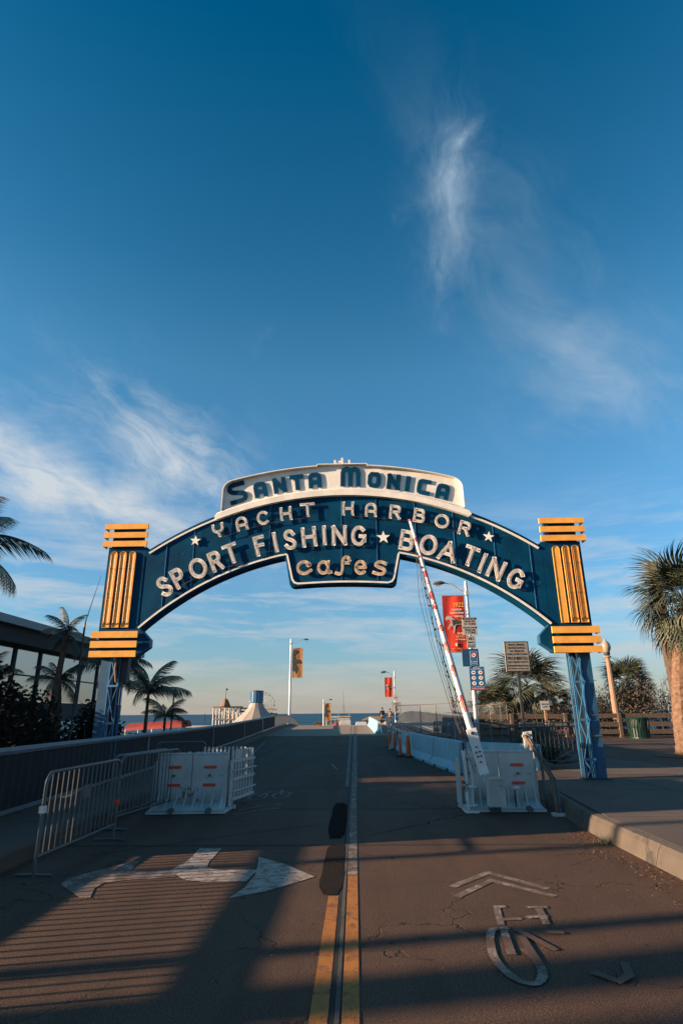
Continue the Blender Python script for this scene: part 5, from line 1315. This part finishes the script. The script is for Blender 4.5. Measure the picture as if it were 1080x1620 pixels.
agave((5.35, 18.6, .22), .95, 'spiky agave in front of the sign post, left of the pair', 1); agave((5.15, 16.6, .22), .75, 'agave beside the slatted gate right above the barrier', 2); agave((6.1, 20.2, .22), .95, 'agave farthest back beside the bicycle', 3)
agave((4.5, 17.4, .22), .75, 'small agave low behind the white barrier', 5)
# weed growing from the kerb joint
r_ = random.Random(5); t = thing('kerb_weed', 'small scrubby weed growing at the foot of the right kerb', 'weed', (3.17, 8.5, 0)); m = MB()
for i in range(150):
    a = r_.uniform(0, 2*pi); l_ = r_.uniform(.05, .17); e = radians(r_.uniform(15, 85)); o_ = Vector((r_.gauss(0, .035), r_.gauss(0, .05), 0))
    d = Vector((cos(a)*cos(e), sin(a)*cos(e), sin(e))); sdv = Vector((-sin(a), cos(a), 0))*.004
    m.add([o_-sdv, o_+sdv, o_+d*l_+Vector((0, 0, -.02))], [(0, 1, 2)])
m.build('blades', M_fan2, t, raw=1, kind='stuff')
# slatted gate and handrail at the right white barrier
t = thing('slatted_gate', 'narrow white slatted gate standing behind the right barrier', 'gate', (3.45, 12.9, .2), radians(62))
for k in range(9): MB().box(.09*k, .09*k+.05, -.01, .01, .05, 1.0-.0*k).build('slat', M_wht_m, t)
for z in (.08, .9): MB().box(-.02, .8, .011, .03, z, z+.05).build('rail', M_wht_m, t)
t = thing('handrail', 'weathered steel handrail sloping down beside the right barrier', 'handrail', (3.27, 10.6, 0.0))
MB().tube([(0, 0, .0), (.02, .25, .55), (.02, 1.6, 1.15)], .03, 8).build('rail', M_rust, t, smooth=True)
MB().tube([(.08, .1, .0), (.10, .3, .5), (.10, 1.7, 1.2)], .022, 8).build('rail', M_galv, t, smooth=True)
for y, z in ((.0, .1), (.8, .85), (1.6, 1.15)): MB().tube([(.06, y+.02, 0), (.06, y+.02, z)], .025, 6).build('post', M_galv, t)
MB().box(-.1, .16, -.1, .06, 0, .04).build('foot', M_wht_m, t)

# ================================================================== BICYCLES
def bicycle(loc, rz, label):
    t = thing('bicycle', label, 'bicycle', loc, rz, 'parked bicycles with pink rims')
    for x in (0, 1.06):
        w_ = MB(); n = 24; w_.tube([(x+.33*cos(2*pi*k/n), 0, .35+.33*sin(2*pi*k/n)) for k in range(n+1)], .022, 6, cap=False); wo = w_.build('wheel', M_rub, t)
        MB().tube([(x+.30*cos(2*pi*k/n), 0, .35+.30*sin(2*pi*k/n)) for k in range(n+1)], .014, 6, cap=False).build('rim', M_pink, wo)
        s_ = MB()
        for k in range(12): a = pi*k/6; s_.tube([(x, 0, .35), (x+.3*cos(a), 0, .35+.3*sin(a))], .002, 3)
        s_.build('spokes', M_galv, wo)
    f = MB()
    for a, b_ in (((0, 0, .35), (.42, 0, .32)), ((0, 0, .35), (.30, 0, .82)), ((.42, 0, .32), (.30, 0, .86)), ((.42, 0, .32), (.90, 0, .80)), ((.32, 0, .75), (.90, 0, .85)), ((.88, 0, .95), (1.06, 0, .35))): f.tube([a, b_], .018, 6)
    f.build('frame', M_under, t)
    MB().tube([(.86, -.28, 1.05), (.92, -.1, 1.02), (.88, 0, .98), (.92, .1, 1.02), (.86, .28, 1.05)], .014, 6).build('handlebar', M_under, t)
    MB().loft([[(.15, -.09, .90), (.15, .09, .90), (.15, .09, .94), (.15, -.09, .94)], [(.42, -.02, .90), (.42, .02, .90), (.42, .02, .94), (.42, -.02, .94)]]).build('saddle', M_under, t)
    MB().cbox(-.25, .15, -.14, .14, .50, .85, .03).build('rear_bag', M_black, t)
    MB().cbox(.98, 1.2, -.16, .16, .72, .95, .03).build('basket', M_black, t)
    MB().tube([(.35, -.05, .3), (.3, -.16, .0)], .01, 5).build('kickstand', M_galv, t)
    return t
bk = bicycle((8.25, 26.7, .22), radians(172), 'dark bicycle with pink wheel parked left of the blue sign leg')
copy_tree(bk, (9.85, 26.3, .22), radians(128), 'bicycle with pink wheel mostly hidden behind the blue sign leg')

# ================================================================== PEOPLE
def person(loc, rz, label, H=1.75, bag=False, stride=.12, seed=0):
    t = thing('person', label, 'person', loc, rz, 'people walking on the bridge'); k = H/1.75
    def skin(name, J, E, m_, root=0, sub=2):
        me = bpy.data.meshes.new(name); me.from_pydata([tuple(c*k for c in j[:3]) for j in J], E, []); me.update()
        o = bpy.data.objects.new(name, me); COL.objects.link(o); o.parent = t
        bm = bmesh.new(); bm.from_mesh(me); bm.verts.layers.skin.verify(); bm.to_mesh(me); bm.free()
        for i, j in enumerate(J):
            sv = me.skin_vertices[0].data[i]; sv.radius = (j[3]*k, (j[4] if len(j) > 4 else j[3])*k); sv.use_root = (i == root)
        md = o.modifiers.new('Skin', 'SKIN'); md.use_smooth_shade = True
        sb = o.modifiers.new('Sub', 'SUBSURF'); sb.levels = sub; sb.render_levels = sub
        me.materials.append(m_); return o
    s = stride
    J = [(0, 0, .95, .14, .11), (0, 0, 1.12, .13, .10), (0, 0, 1.32, .155, .11), (0, 0, 1.45, .09, .08), (0, 0, 1.53, .05), (0, .01, 1.60, .075, .085), (0, .01, 1.70, .075, .085),
         (.19, 0, 1.41, .055), (.24, .02, 1.14, .042), (.25, -.03, .88, .032), (.25, -.05, .80, .035),
         (-.19, 0, 1.41, .055), (-.24, .0, 1.14, .042), (-.25, .06, .88, .032), (-.25, .08, .80, .035),
         (.09, 0, .86, .085), (.10, -s*.6, .50, .058), (.10, s, .10, .040), (.10, s-.12, .04, .035),
         (-.09, 0, .86, .085), (-.10, s*.4, .50, .058), (-.10, -s, .10, .040), (-.10, -s-.10, .04, .035)]
    E = [(0, 1), (1, 2), (2, 3), (3, 4), (4, 5), (5, 6), (3, 7), (7, 8), (8, 9), (9, 10), (3, 11), (11, 12), (12, 13), (13, 14), (0, 15), (15, 16), (16, 17), (17, 18), (0, 19), (19, 20), (20, 21), (21, 22)]
    skin('body', J, E, M_skin)
    Jt = [(0, 0, .93, .155, .125), (0, 0, 1.12, .145, .12), (0, 0, 1.32, .172, .13), (0, 0, 1.45, .105, .095), (.19, 0, 1.41, .068), (.24, .02, 1.14, .055), (.25, -.03, .90, .044), (-.19, 0, 1.41, .068), (-.24, 0, 1.14, .055), (-.25, .06, .90, .044)]
    skin('jacket', Jt, [(0, 1), (1, 2), (2, 3), (3, 4), (4, 5), (5, 6), (3, 7), (7, 8), (8, 9)], M_black)
    Jp = [(0, 0, .95, .15, .12), (.09, 0, .84, .10), (.10, -s*.6, .50, .072), (.10, s, .12, .055), (-.09, 0, .84, .10), (-.10, s*.4, .50, .072), (-.10, -s, .12, .055)]
    skin('trousers', Jp, [(0, 1), (1, 2), (2, 3), (0, 4), (4, 5), (5, 6)], M_bandk)
    MB().lathe([(.03, 1.56*k), (.09*k, 1.60*k), (.105*k, 1.68*k), (.085*k, 1.76*k), (.02, 1.80*k)], 10, (0, -.015 if True else 0, 0)).build('hair', M_hair, t, smooth=True)
    if bag: MB().cbox(-.15, .15, -.26, -.12, 1.05*k, 1.42*k, .04).build('backpack', M_bag, t)
    return t
person((2.72, 62., zp(62)), radians(5), 'person in dark jacket and trousers walking away, left of the pair', 1.72)
person((3.72, 66., zp(66)), radians(-6), 'person in dark clothes with a tan backpack, right of the pair', 1.66, True)

# ================================================================== RESTAURANT (left)
rs = thing('restaurant', 'dark low restaurant with flat grey edged roof and tall windows at the left edge', 'building', (-13, 14, -2.2))
def lb(*a): return MB().box(a[0]+13, a[1]+13, a[2]-14, a[3]-14, a[4]+2.2, a[5]+2.2)
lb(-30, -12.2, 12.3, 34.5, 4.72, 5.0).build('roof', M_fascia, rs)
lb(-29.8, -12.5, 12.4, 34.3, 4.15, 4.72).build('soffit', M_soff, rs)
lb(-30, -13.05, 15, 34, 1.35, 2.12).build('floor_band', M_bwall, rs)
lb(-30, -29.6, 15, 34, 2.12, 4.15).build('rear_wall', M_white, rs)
yw = 15.0; k = 0
while yw < 33.5:
    y2 = yw+1.9; f = lb(-13.15, -13.0, yw, yw+.16, 2.12, 4.15); f.build('mullion', M_soff, rs)
    wi = lb(-13.10, -13.06, yw+.17, y2-.01, 2.14, 4.13).build('window', M_glass, rs)
    lb(-13.055, -13.02, yw+.17, y2-.01, 3.08, 3.13).build('transom', M_soff, wi)
    yw = y2; k += 1
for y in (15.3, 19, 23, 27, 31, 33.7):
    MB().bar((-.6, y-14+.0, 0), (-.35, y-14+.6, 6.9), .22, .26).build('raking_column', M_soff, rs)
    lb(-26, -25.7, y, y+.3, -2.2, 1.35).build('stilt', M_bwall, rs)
lb(-24, -20, 17, 33, 2.3, 2.9).build('service_counter', M_white, rs)
ax_ = thing('shade_building', 'plain dark block behind the restaurant, unseen and added to shade the road', 'building', (-26, 41, -6))  # unseen block, added to keep the roadway short of the crest in shade
MB().box(-6, 6.2, -6.2, -3.4, 0, 11.4).build('wall', M_bwall, ax_); MB().box(-6.3, 6.5, -6.4, -3.2, 11.4, 11.8).build('roof', M_fascia, ax_)
t = thing('roof_mast', 'thin dark antenna mast rising by the restaurant roof', 'antenna', (-8.6, 18.6, -.4))
MB().tube([(0, 0, 0), (.0, 0, 4.8)], .03, 6).build('pole', M_under, t); MB().tube([(0, 0, 4.8), (.32, 0, 6.35)], [.016, .004], 5).build('whip', M_under, t)

# ================================================================== THINGS ON THE BEACH AND PIER
t = thing('red_canopy', 'long red arched canopy with dark end beyond the left parapet', 'canopy', (-22, 60, -7.6))
n = 8; rg = []
for x in (0., 5.6):
    rg.append([(x, 1.8*cos(pi*k/n)*(.75+.25*x/5.6), 7.75+.30*x/5.6+.65*sin(pi*k/n)) for k in range(n+1)])
MB().loft(rg, cap=False, close=False).build('cover', M_canr, t)
MB().add([(5.61, 1.8*cos(pi*k/n), 8.05+.65*sin(pi*k/n)) for k in range(n+1)], [tuple(range(n+1))]).build('end_panel', M_candk, t)
MB().loft([[(5.6, y-1.8, 8.0), (5.6, y-1.8, 8.45+.2*sin(y/1.2))] for y in (0, .8, 1.6)], cap=False, close=False).build('valance', M_candk, t)
for x in (.3, 2.8, 5.4):
    for y in (-1.7, 1.7): MB().tube([(x, y, 0), (x, y, 7.9)], .07, 6).build('post', M_white, t)
t = thing('pale_post', 'thin pale wooden post in front of the red canopy', 'post', (-9.9, 33, -2.2)); MB().tube([(0, 0, 0), (.06, 0, 4.9)], .045, 6).build('shaft', M_wood, t); MB().box(-.02, .12, -.07, .07, 4.9, 4.95).build('cap', M_wood, t)
t = thing('kiosk', 'small grey flat roofed kiosk on the sand left of the coaster frame', 'kiosk', (-47, 200, -11))
MB().box(-8, 8, -3, 3, 0, 8.6).build('wall', M_tar2, t); MB().box(-8.6, 8.6, -3.5, 3.5, 8.6, 9.1).build('roof', M_white, t); MB().tube([(-2, 0, 9.1), (-2, 0, 12.8)], .12, 5).build('mast', M_under, t)
MB().box(-6, -2, -3.05, -3.0, 5, 7.6).build('shutter', M_bwall, t)
# roller coaster frame
t = thing('coaster_frame', 'white posted roller coaster frame with tan decks on the pier', 'roller coaster', (-60.5, 262, -12))
for k, x in enumerate((0, 2.7, 4.9, 6.8, 8.6, 10.4, 13.5, 16.2)):
    for y in (0, 6):
        hh = 16.2 if k < 6 else 12.5
        MB().tube([(x, y, 0), (x, y, hh-(y*.08))], .36, 6).build('post', M_white, t)
MB().box(-.4, 11.4, -.4, 6.4, 16.1, 16.7).build('top_deck', M_tan, t); MB().box(0, 10.6, -.45, 6.3, 11.2, 11.7).build('lower_deck', M_tan, t)
for a, b_ in (((0, 0, 11.7), (4.9, 0, 16.1)), ((4.9, 0, 11.7), (10.4, 0, 16.1)), ((2.7, 0, 16.1), (8.6, 0, 11.7))): MB().bar(a, b_, .3).build('brace', M_tan, t)
MB().bar((11, 1, 15.9), (27, 1, 15.2), .6).build('track', M_tan, t); MB().bar((11, 3, 14.6), (27, 3, 13.4), .6).build('track', M_rust, t); MB().bar((17, 0, 8), (27, 3, 13.5), .7).build('track', M_rust, t); MB().bar((12, 0, 12.6), (22, 3, 12.2), .7).build('track', M_tan, t)
t = thing('tent_roof', 'small brown conical tent top with flag on the coaster frame', 'tent', (-55.6, 262, 4.72))
MB().lathe([(2.3, 0), (1.6, 1.6), (1.0, 2.7), (.25, 3.2)], 8).build('cover', M_dead, t); MB().tube([(0, 0, 3.2), (0, 0, 7.6)], .1, 5).build('flagpole', M_under, t); MB().prism([(0, 7.5), (1.1, 6.9), (0, 6.4)], -.04, .04).build('flag', M_under, t)
# drum tower with flared skirt
t = thing('drum_tower', 'white flared skirt tower with a blue drum on top', 'tower', (-32.2, 200, -11))
n = 14
def sk(k, z, r_): a = 2*pi*(k+.5)/n; return (r_*cos(a), r_*sin(a), z)
pr = [(0, 14.5), (6, 11.8), (8.5, 9.2), (9.8, 7.7), (11, 6.3), (12.2, 4.9), (13.4, 3.6), (14.5, 2.65), (15.9, 2.0)]
for k in range(n):
    m = MB()
    for (z0, r0), (z1, r1) in zip(pr, pr[1:]): m.add([sk(k, z0, r0), sk(k+.94, z0, r0), sk(k+.94, z1, r1), sk(k, z1, r1)], [(0, 1, 2, 3)])
    m.build('skirt_panel', M_tower, t)
MB().lathe([(r_*.97, z) for z, r_ in pr], n).build('skirt_core', M_tar2, t)
MB().lathe([(1.95, 15.9), (2.05, 16.2), (2.05, 19.4)], 20).build('drum', M_towerb, t)
for k in range(16):
    a = 2*pi*k/16; MB().box(2.05*cos(a)-.09, 2.05*cos(a)+.09, 2.05*sin(a)-.09, 2.05*sin(a)+.09, 16., 19.3).build('drum_rib', M_sblue, t)
MB().lathe([(2.2, 19.4), (2.2, 19.75), (.5, 19.9)], 20).build('drum_cap', M_tar2, t)
# ferris wheel
t = thing('ferris_wheel', 'white ferris wheel with coloured gondolas behind the drum tower', 'ferris wheel', (-91.5, 600, -12))
RW = 11.8; CZ = 22.0; n = 40
for y in (-.8, .8):
    MB().tube([(RW*cos(2*pi*k/n), y, CZ+RW*sin(2*pi*k/n)) for k in range(n+1)], .28, 5, cap=False).build('rim', M_white, t)
    MB().tube([(RW*.82*cos(2*pi*k/n), y, CZ+RW*.82*sin(2*pi*k/n)) for k in range(n+1)], .22, 5, cap=False).build('inner_rim', M_white, t)
for k in range(20):
    a = 2*pi*k/20; MB().tube([(0, 0, CZ), (RW*cos(a), 0, CZ+RW*sin(a))], .14, 4).build('spoke', M_white, t)
    MB().lathe([(.3, -.8), (.85, -.5), (.85, .1), (.4, .5)], 8, ((RW+.3)*cos(a), 0, CZ+(RW+.3)*sin(a)-.6)).build('gondola', (M_canr, M_gold, M_white, M_rust)[k % 4], t)
for s_ in (-1, 1): MB().tube([(0, s_*2, CZ), (s_*6, s_*3, 0)], .5, 5).build('leg', M_white, t)
MB().tube([(0, -2, CZ), (0, 2, CZ)], .7, 8).build('hub', M_tan, t)
# pier deck beyond the crest
dk = MB(); dk.box(-60, 25, 128, 420, -6.6, -6.1); dk.build('pier_deck', M_tan, None, **ST)
def shed(loc, w0, d0, h0, roof, m_, mr, label, name='pier_building', wins=3, cat='building'):
    t = thing(name, label, cat, loc)
    MB().box(-w0/2, w0/2, -d0/2, d0/2, 0, h0).build('wall', m_, t)
    if roof: MB().prism([(-w0/2-.4, h0), (w0/2+.4, h0), (w0*.18, h0+roof), (-w0*.18, h0+roof)], -d0/2-.3, d0/2+.3).build('roof', mr, t)
    else: MB().box(-w0/2-.25, w0/2+.25, -d0/2-.25, d0/2+.25, h0, h0+.25).build('roof', mr, t)
    for k in range(wins):
        x = -w0/2+w0*(k+.5)/wins; MB().box(x-w0/wins*.34, x+w0/wins*.34, -d0/2-.06, -d0/2-.0, h0*.66, h0*.90).build('window', M_tar2, t)
    return t
b_ = shed((-3.2, 175, -6.1), 3.3, 4, 6.6, 0, M_white, M_white, 'white pier office with roof terrace and mast straight ahead', wins=4)
for x in (-1.5, 1.5): MB().box(x-.06, x+.06, -1.9, -1.8, 6.8, 7.8).build('roof_post', M_white, b_)
MB().box(-1.7, 1.7, -2, 2, 7.75, 7.95).build('canopy', M_white, b_)
MB().tube([(-.1, 0, 6.8), (-.1, 0, 13.6)], [.07, .03], 5).build('mast', M_under, b_); MB().tube([(.5, 0, 6.8), (0, 0, 9.8)], .04, 4).build('stay', M_under, b_)
shed((4.6, 150, -6.1), 5.2, 6, 6.0, .9, M_under, M_tan, 'tan hipped roof pavilion beyond the crest left of the walkers', wins=2)
shed((-9.6, 165, -6.1), 2.6, 4, 5.3, 0, M_rust, M_tar2, 'reddish low pier hut beyond the crest, left of the distant lamp')
shed((-1.0, 150, -6.1), 1.6, 4, 4.7, 0, M_white, M_tan, 'small pale pier booth beyond the crest with flat roof', wins=2)
shed((.6, 155, -6.1), 3.6, 2, 5.2, 0, M_sblue, M_sblue, 'blue boarded pier screen right of the white office', wins=0)
shed((-6.6, 200, -6.1), 5.4, 3, 6.3, .5, M_jer, M_white, 'pale green roofed pier building behind the distant lamp', wins=4)
for k, (x, y, h_, lbx) in enumerate(((-7.1, 150, 6.3, 'pale post left of the distant lamp'), (-5.9, 150, 5.2, 'short orange banner post near the distant lamp'), (-2.9, 150, 5.6, 'white post beside the white pier office'))):
    t = thing('pier_post', lbx, 'post', (x, y, -6.1), 0, 'small posts beyond the crest'); MB().box(-.16, .16, -.16, .16, 0, h_).build('shaft', (M_white, M_tan, M_white)[k], t); MB().box(-.24, .24, -.24, .24, h_, h_+.16).build('cap', M_white, t)
for k, (x, y, z1, c_, lbx) in enumerate(((-8.3, 140, -.9, 'M_rust', 'reddish closed umbrella left of the distant lamp'), (-4.4, 145, -.5, 'M_canr', 'red umbrella right of the distant lamp'), (-1.9, 138, -.8, 'M_white', 'white umbrella left of the white pier office'), (1.9, 142, -.6, 'M_tan', 'tan umbrella right of the white pier office'), (6.8, 140, -.3, 'M_white', 'white umbrella behind the far barriers'), (-7.4, 128, -1.0, 'M_sblue', 'blue umbrella low at the left end of the crest'))):
    t = thing('beach_umbrella', lbx, 'umbrella', (x, y, -6.1), 0, 'umbrellas on the pier')
    MB().tube([(0, 0, 0), (0, 0, 6.1+z1)], .05, 5).build('pole', M_white, t); MB().lathe([(1.1, 5.5+z1), (.6, 5.9+z1), (.05, 6.15+z1)], 8).build('canopy', {'M_rust': M_rust, 'M_canr': M_canr, 'M_white': M_white, 'M_tan': M_tan, 'M_sblue': M_sblue}[c_], t)
def car(loc, rz, label, m_):
    t = thing('parked_car', label, 'car', loc, rz, 'cars beyond the bridge crest')
    MB().loft([[(-.9, y, .3), (.9, y, .3), (.92, y, .75), (.80, y, h_), (-.80, y, h_), (-.92, y, .75)] for y, h_ in ((-2.2, .85), (-1.5, .95), (-.9, 1.42), (1.0, 1.45), (1.7, .95), (2.2, .85))]).build('body', m_, t, smooth=False)
    MB().add([(-.66, -1.42, .98), (.66, -1.42, .98), (.6, -.96, 1.36), (-.6, -.96, 1.36)], [(0, 1, 2, 3)]).build('windscreen', M_tar2, t)
    for x in (-.85, .85):
        for y in (-1.4, 1.4): MB().tube([(x-.1, y, .33), (x+.1, y, .33)], .33, 10).build('wheel', M_rub, t)
    return t
for k, (x, lbx, mm) in enumerate(((-1.5, 'white car beyond the crest below the white pier office', M_white), (.9, 'grey car beyond the crest right of the centre line', M_carw), (3.2, 'dark car beyond the crest beside the far barriers', M_under))):
    car((x, 92+4*k, zp(92+4*k)), 0, lbx, mm)

# ================================================================== STREET SIDE BEHIND AND LEFT OF THE CAMERA (casts the long shadows)
def ang_pt(x, y, d): return (x-d*cos(SAZ), y-d*sin(SAZ))
# low wall with bars at the left corner of the junction
t = thing('corner_railing', 'low wall with upright bars and heavy top beam beside the left footway, behind the view', 'railing', (-5.9, -2.0, 0))
Lr = 9.2
MB().box(-.12, .12, 0, Lr, -.02, .655).build('base_wall', M_conc, t)
MB().box(-.06, .06, 0, Lr, .985, 1.085).build('top_beam', M_conc, t)
k = 0
while k*.135 < Lr-.1:
    y = .1+k*.135
    MB().box(-.012, .012, y-.012, y+.012, .655, .985).build('bar', M_under, t); k += 1
for y in (.03, Lr/2, Lr-.03): MB().box(-.06, .06, y-.03, y+.03, .655, .985).build('post', M_under, t)
t = thing('shade_booth', 'small plain booth added out of view left of the bridge mouth to shade the road', 'booth', (-9.4, 8.55, 0))  # unseen box, added to block the low sun over the near road
MB().cbox(-1.2, 1.2, -1.85, 1.75, 0, 3.2, .03).build('wall', M_white, t); MB().box(-1.35, 1.35, -2.0, 1.9, 3.2, 3.32).build('roof', M_fascia, t)
for x in (-.5, .5): MB().box(x-.35, x+.35, -1.88, -1.84, 1.1, 2.2).build('window', M_glass, t)
MB().box(1.19, 1.24, -.5, .4, .02, 2.1).build('door', M_bwall, t)
def behind(x0, y0, d): return (x0-d*cos(SAZ), y0-d*sin(SAZ), 0)
for k, (x0, y0, d, r_, H, lbx) in enumerate(((-.12, 5.02, 22, .12, 9, 'thin street pole across the junction, left of the view'), (-.1, 4.22, 30, .30, 12, 'thick palm trunk across the junction, left of the view'), (1.3, 3.72, 38, .24, 12, 'second palm trunk across the junction, farther left of the view'), (.6, 7.80, 26, .10, 9, 'street pole by the bridge mouth, left of the view'))):
    t = thing('street_pole', lbx, 'pole', behind(x0, y0, d)); MB().tube([(0, 0, 0), (0, 0, H)], [r_, r_*.9], 10).build('shaft', M_under, t); MB().lathe([(r_*1.7, 0), (r_*1.7, .2), (r_*1.1, .3)], 10).build('base', M_under, t)
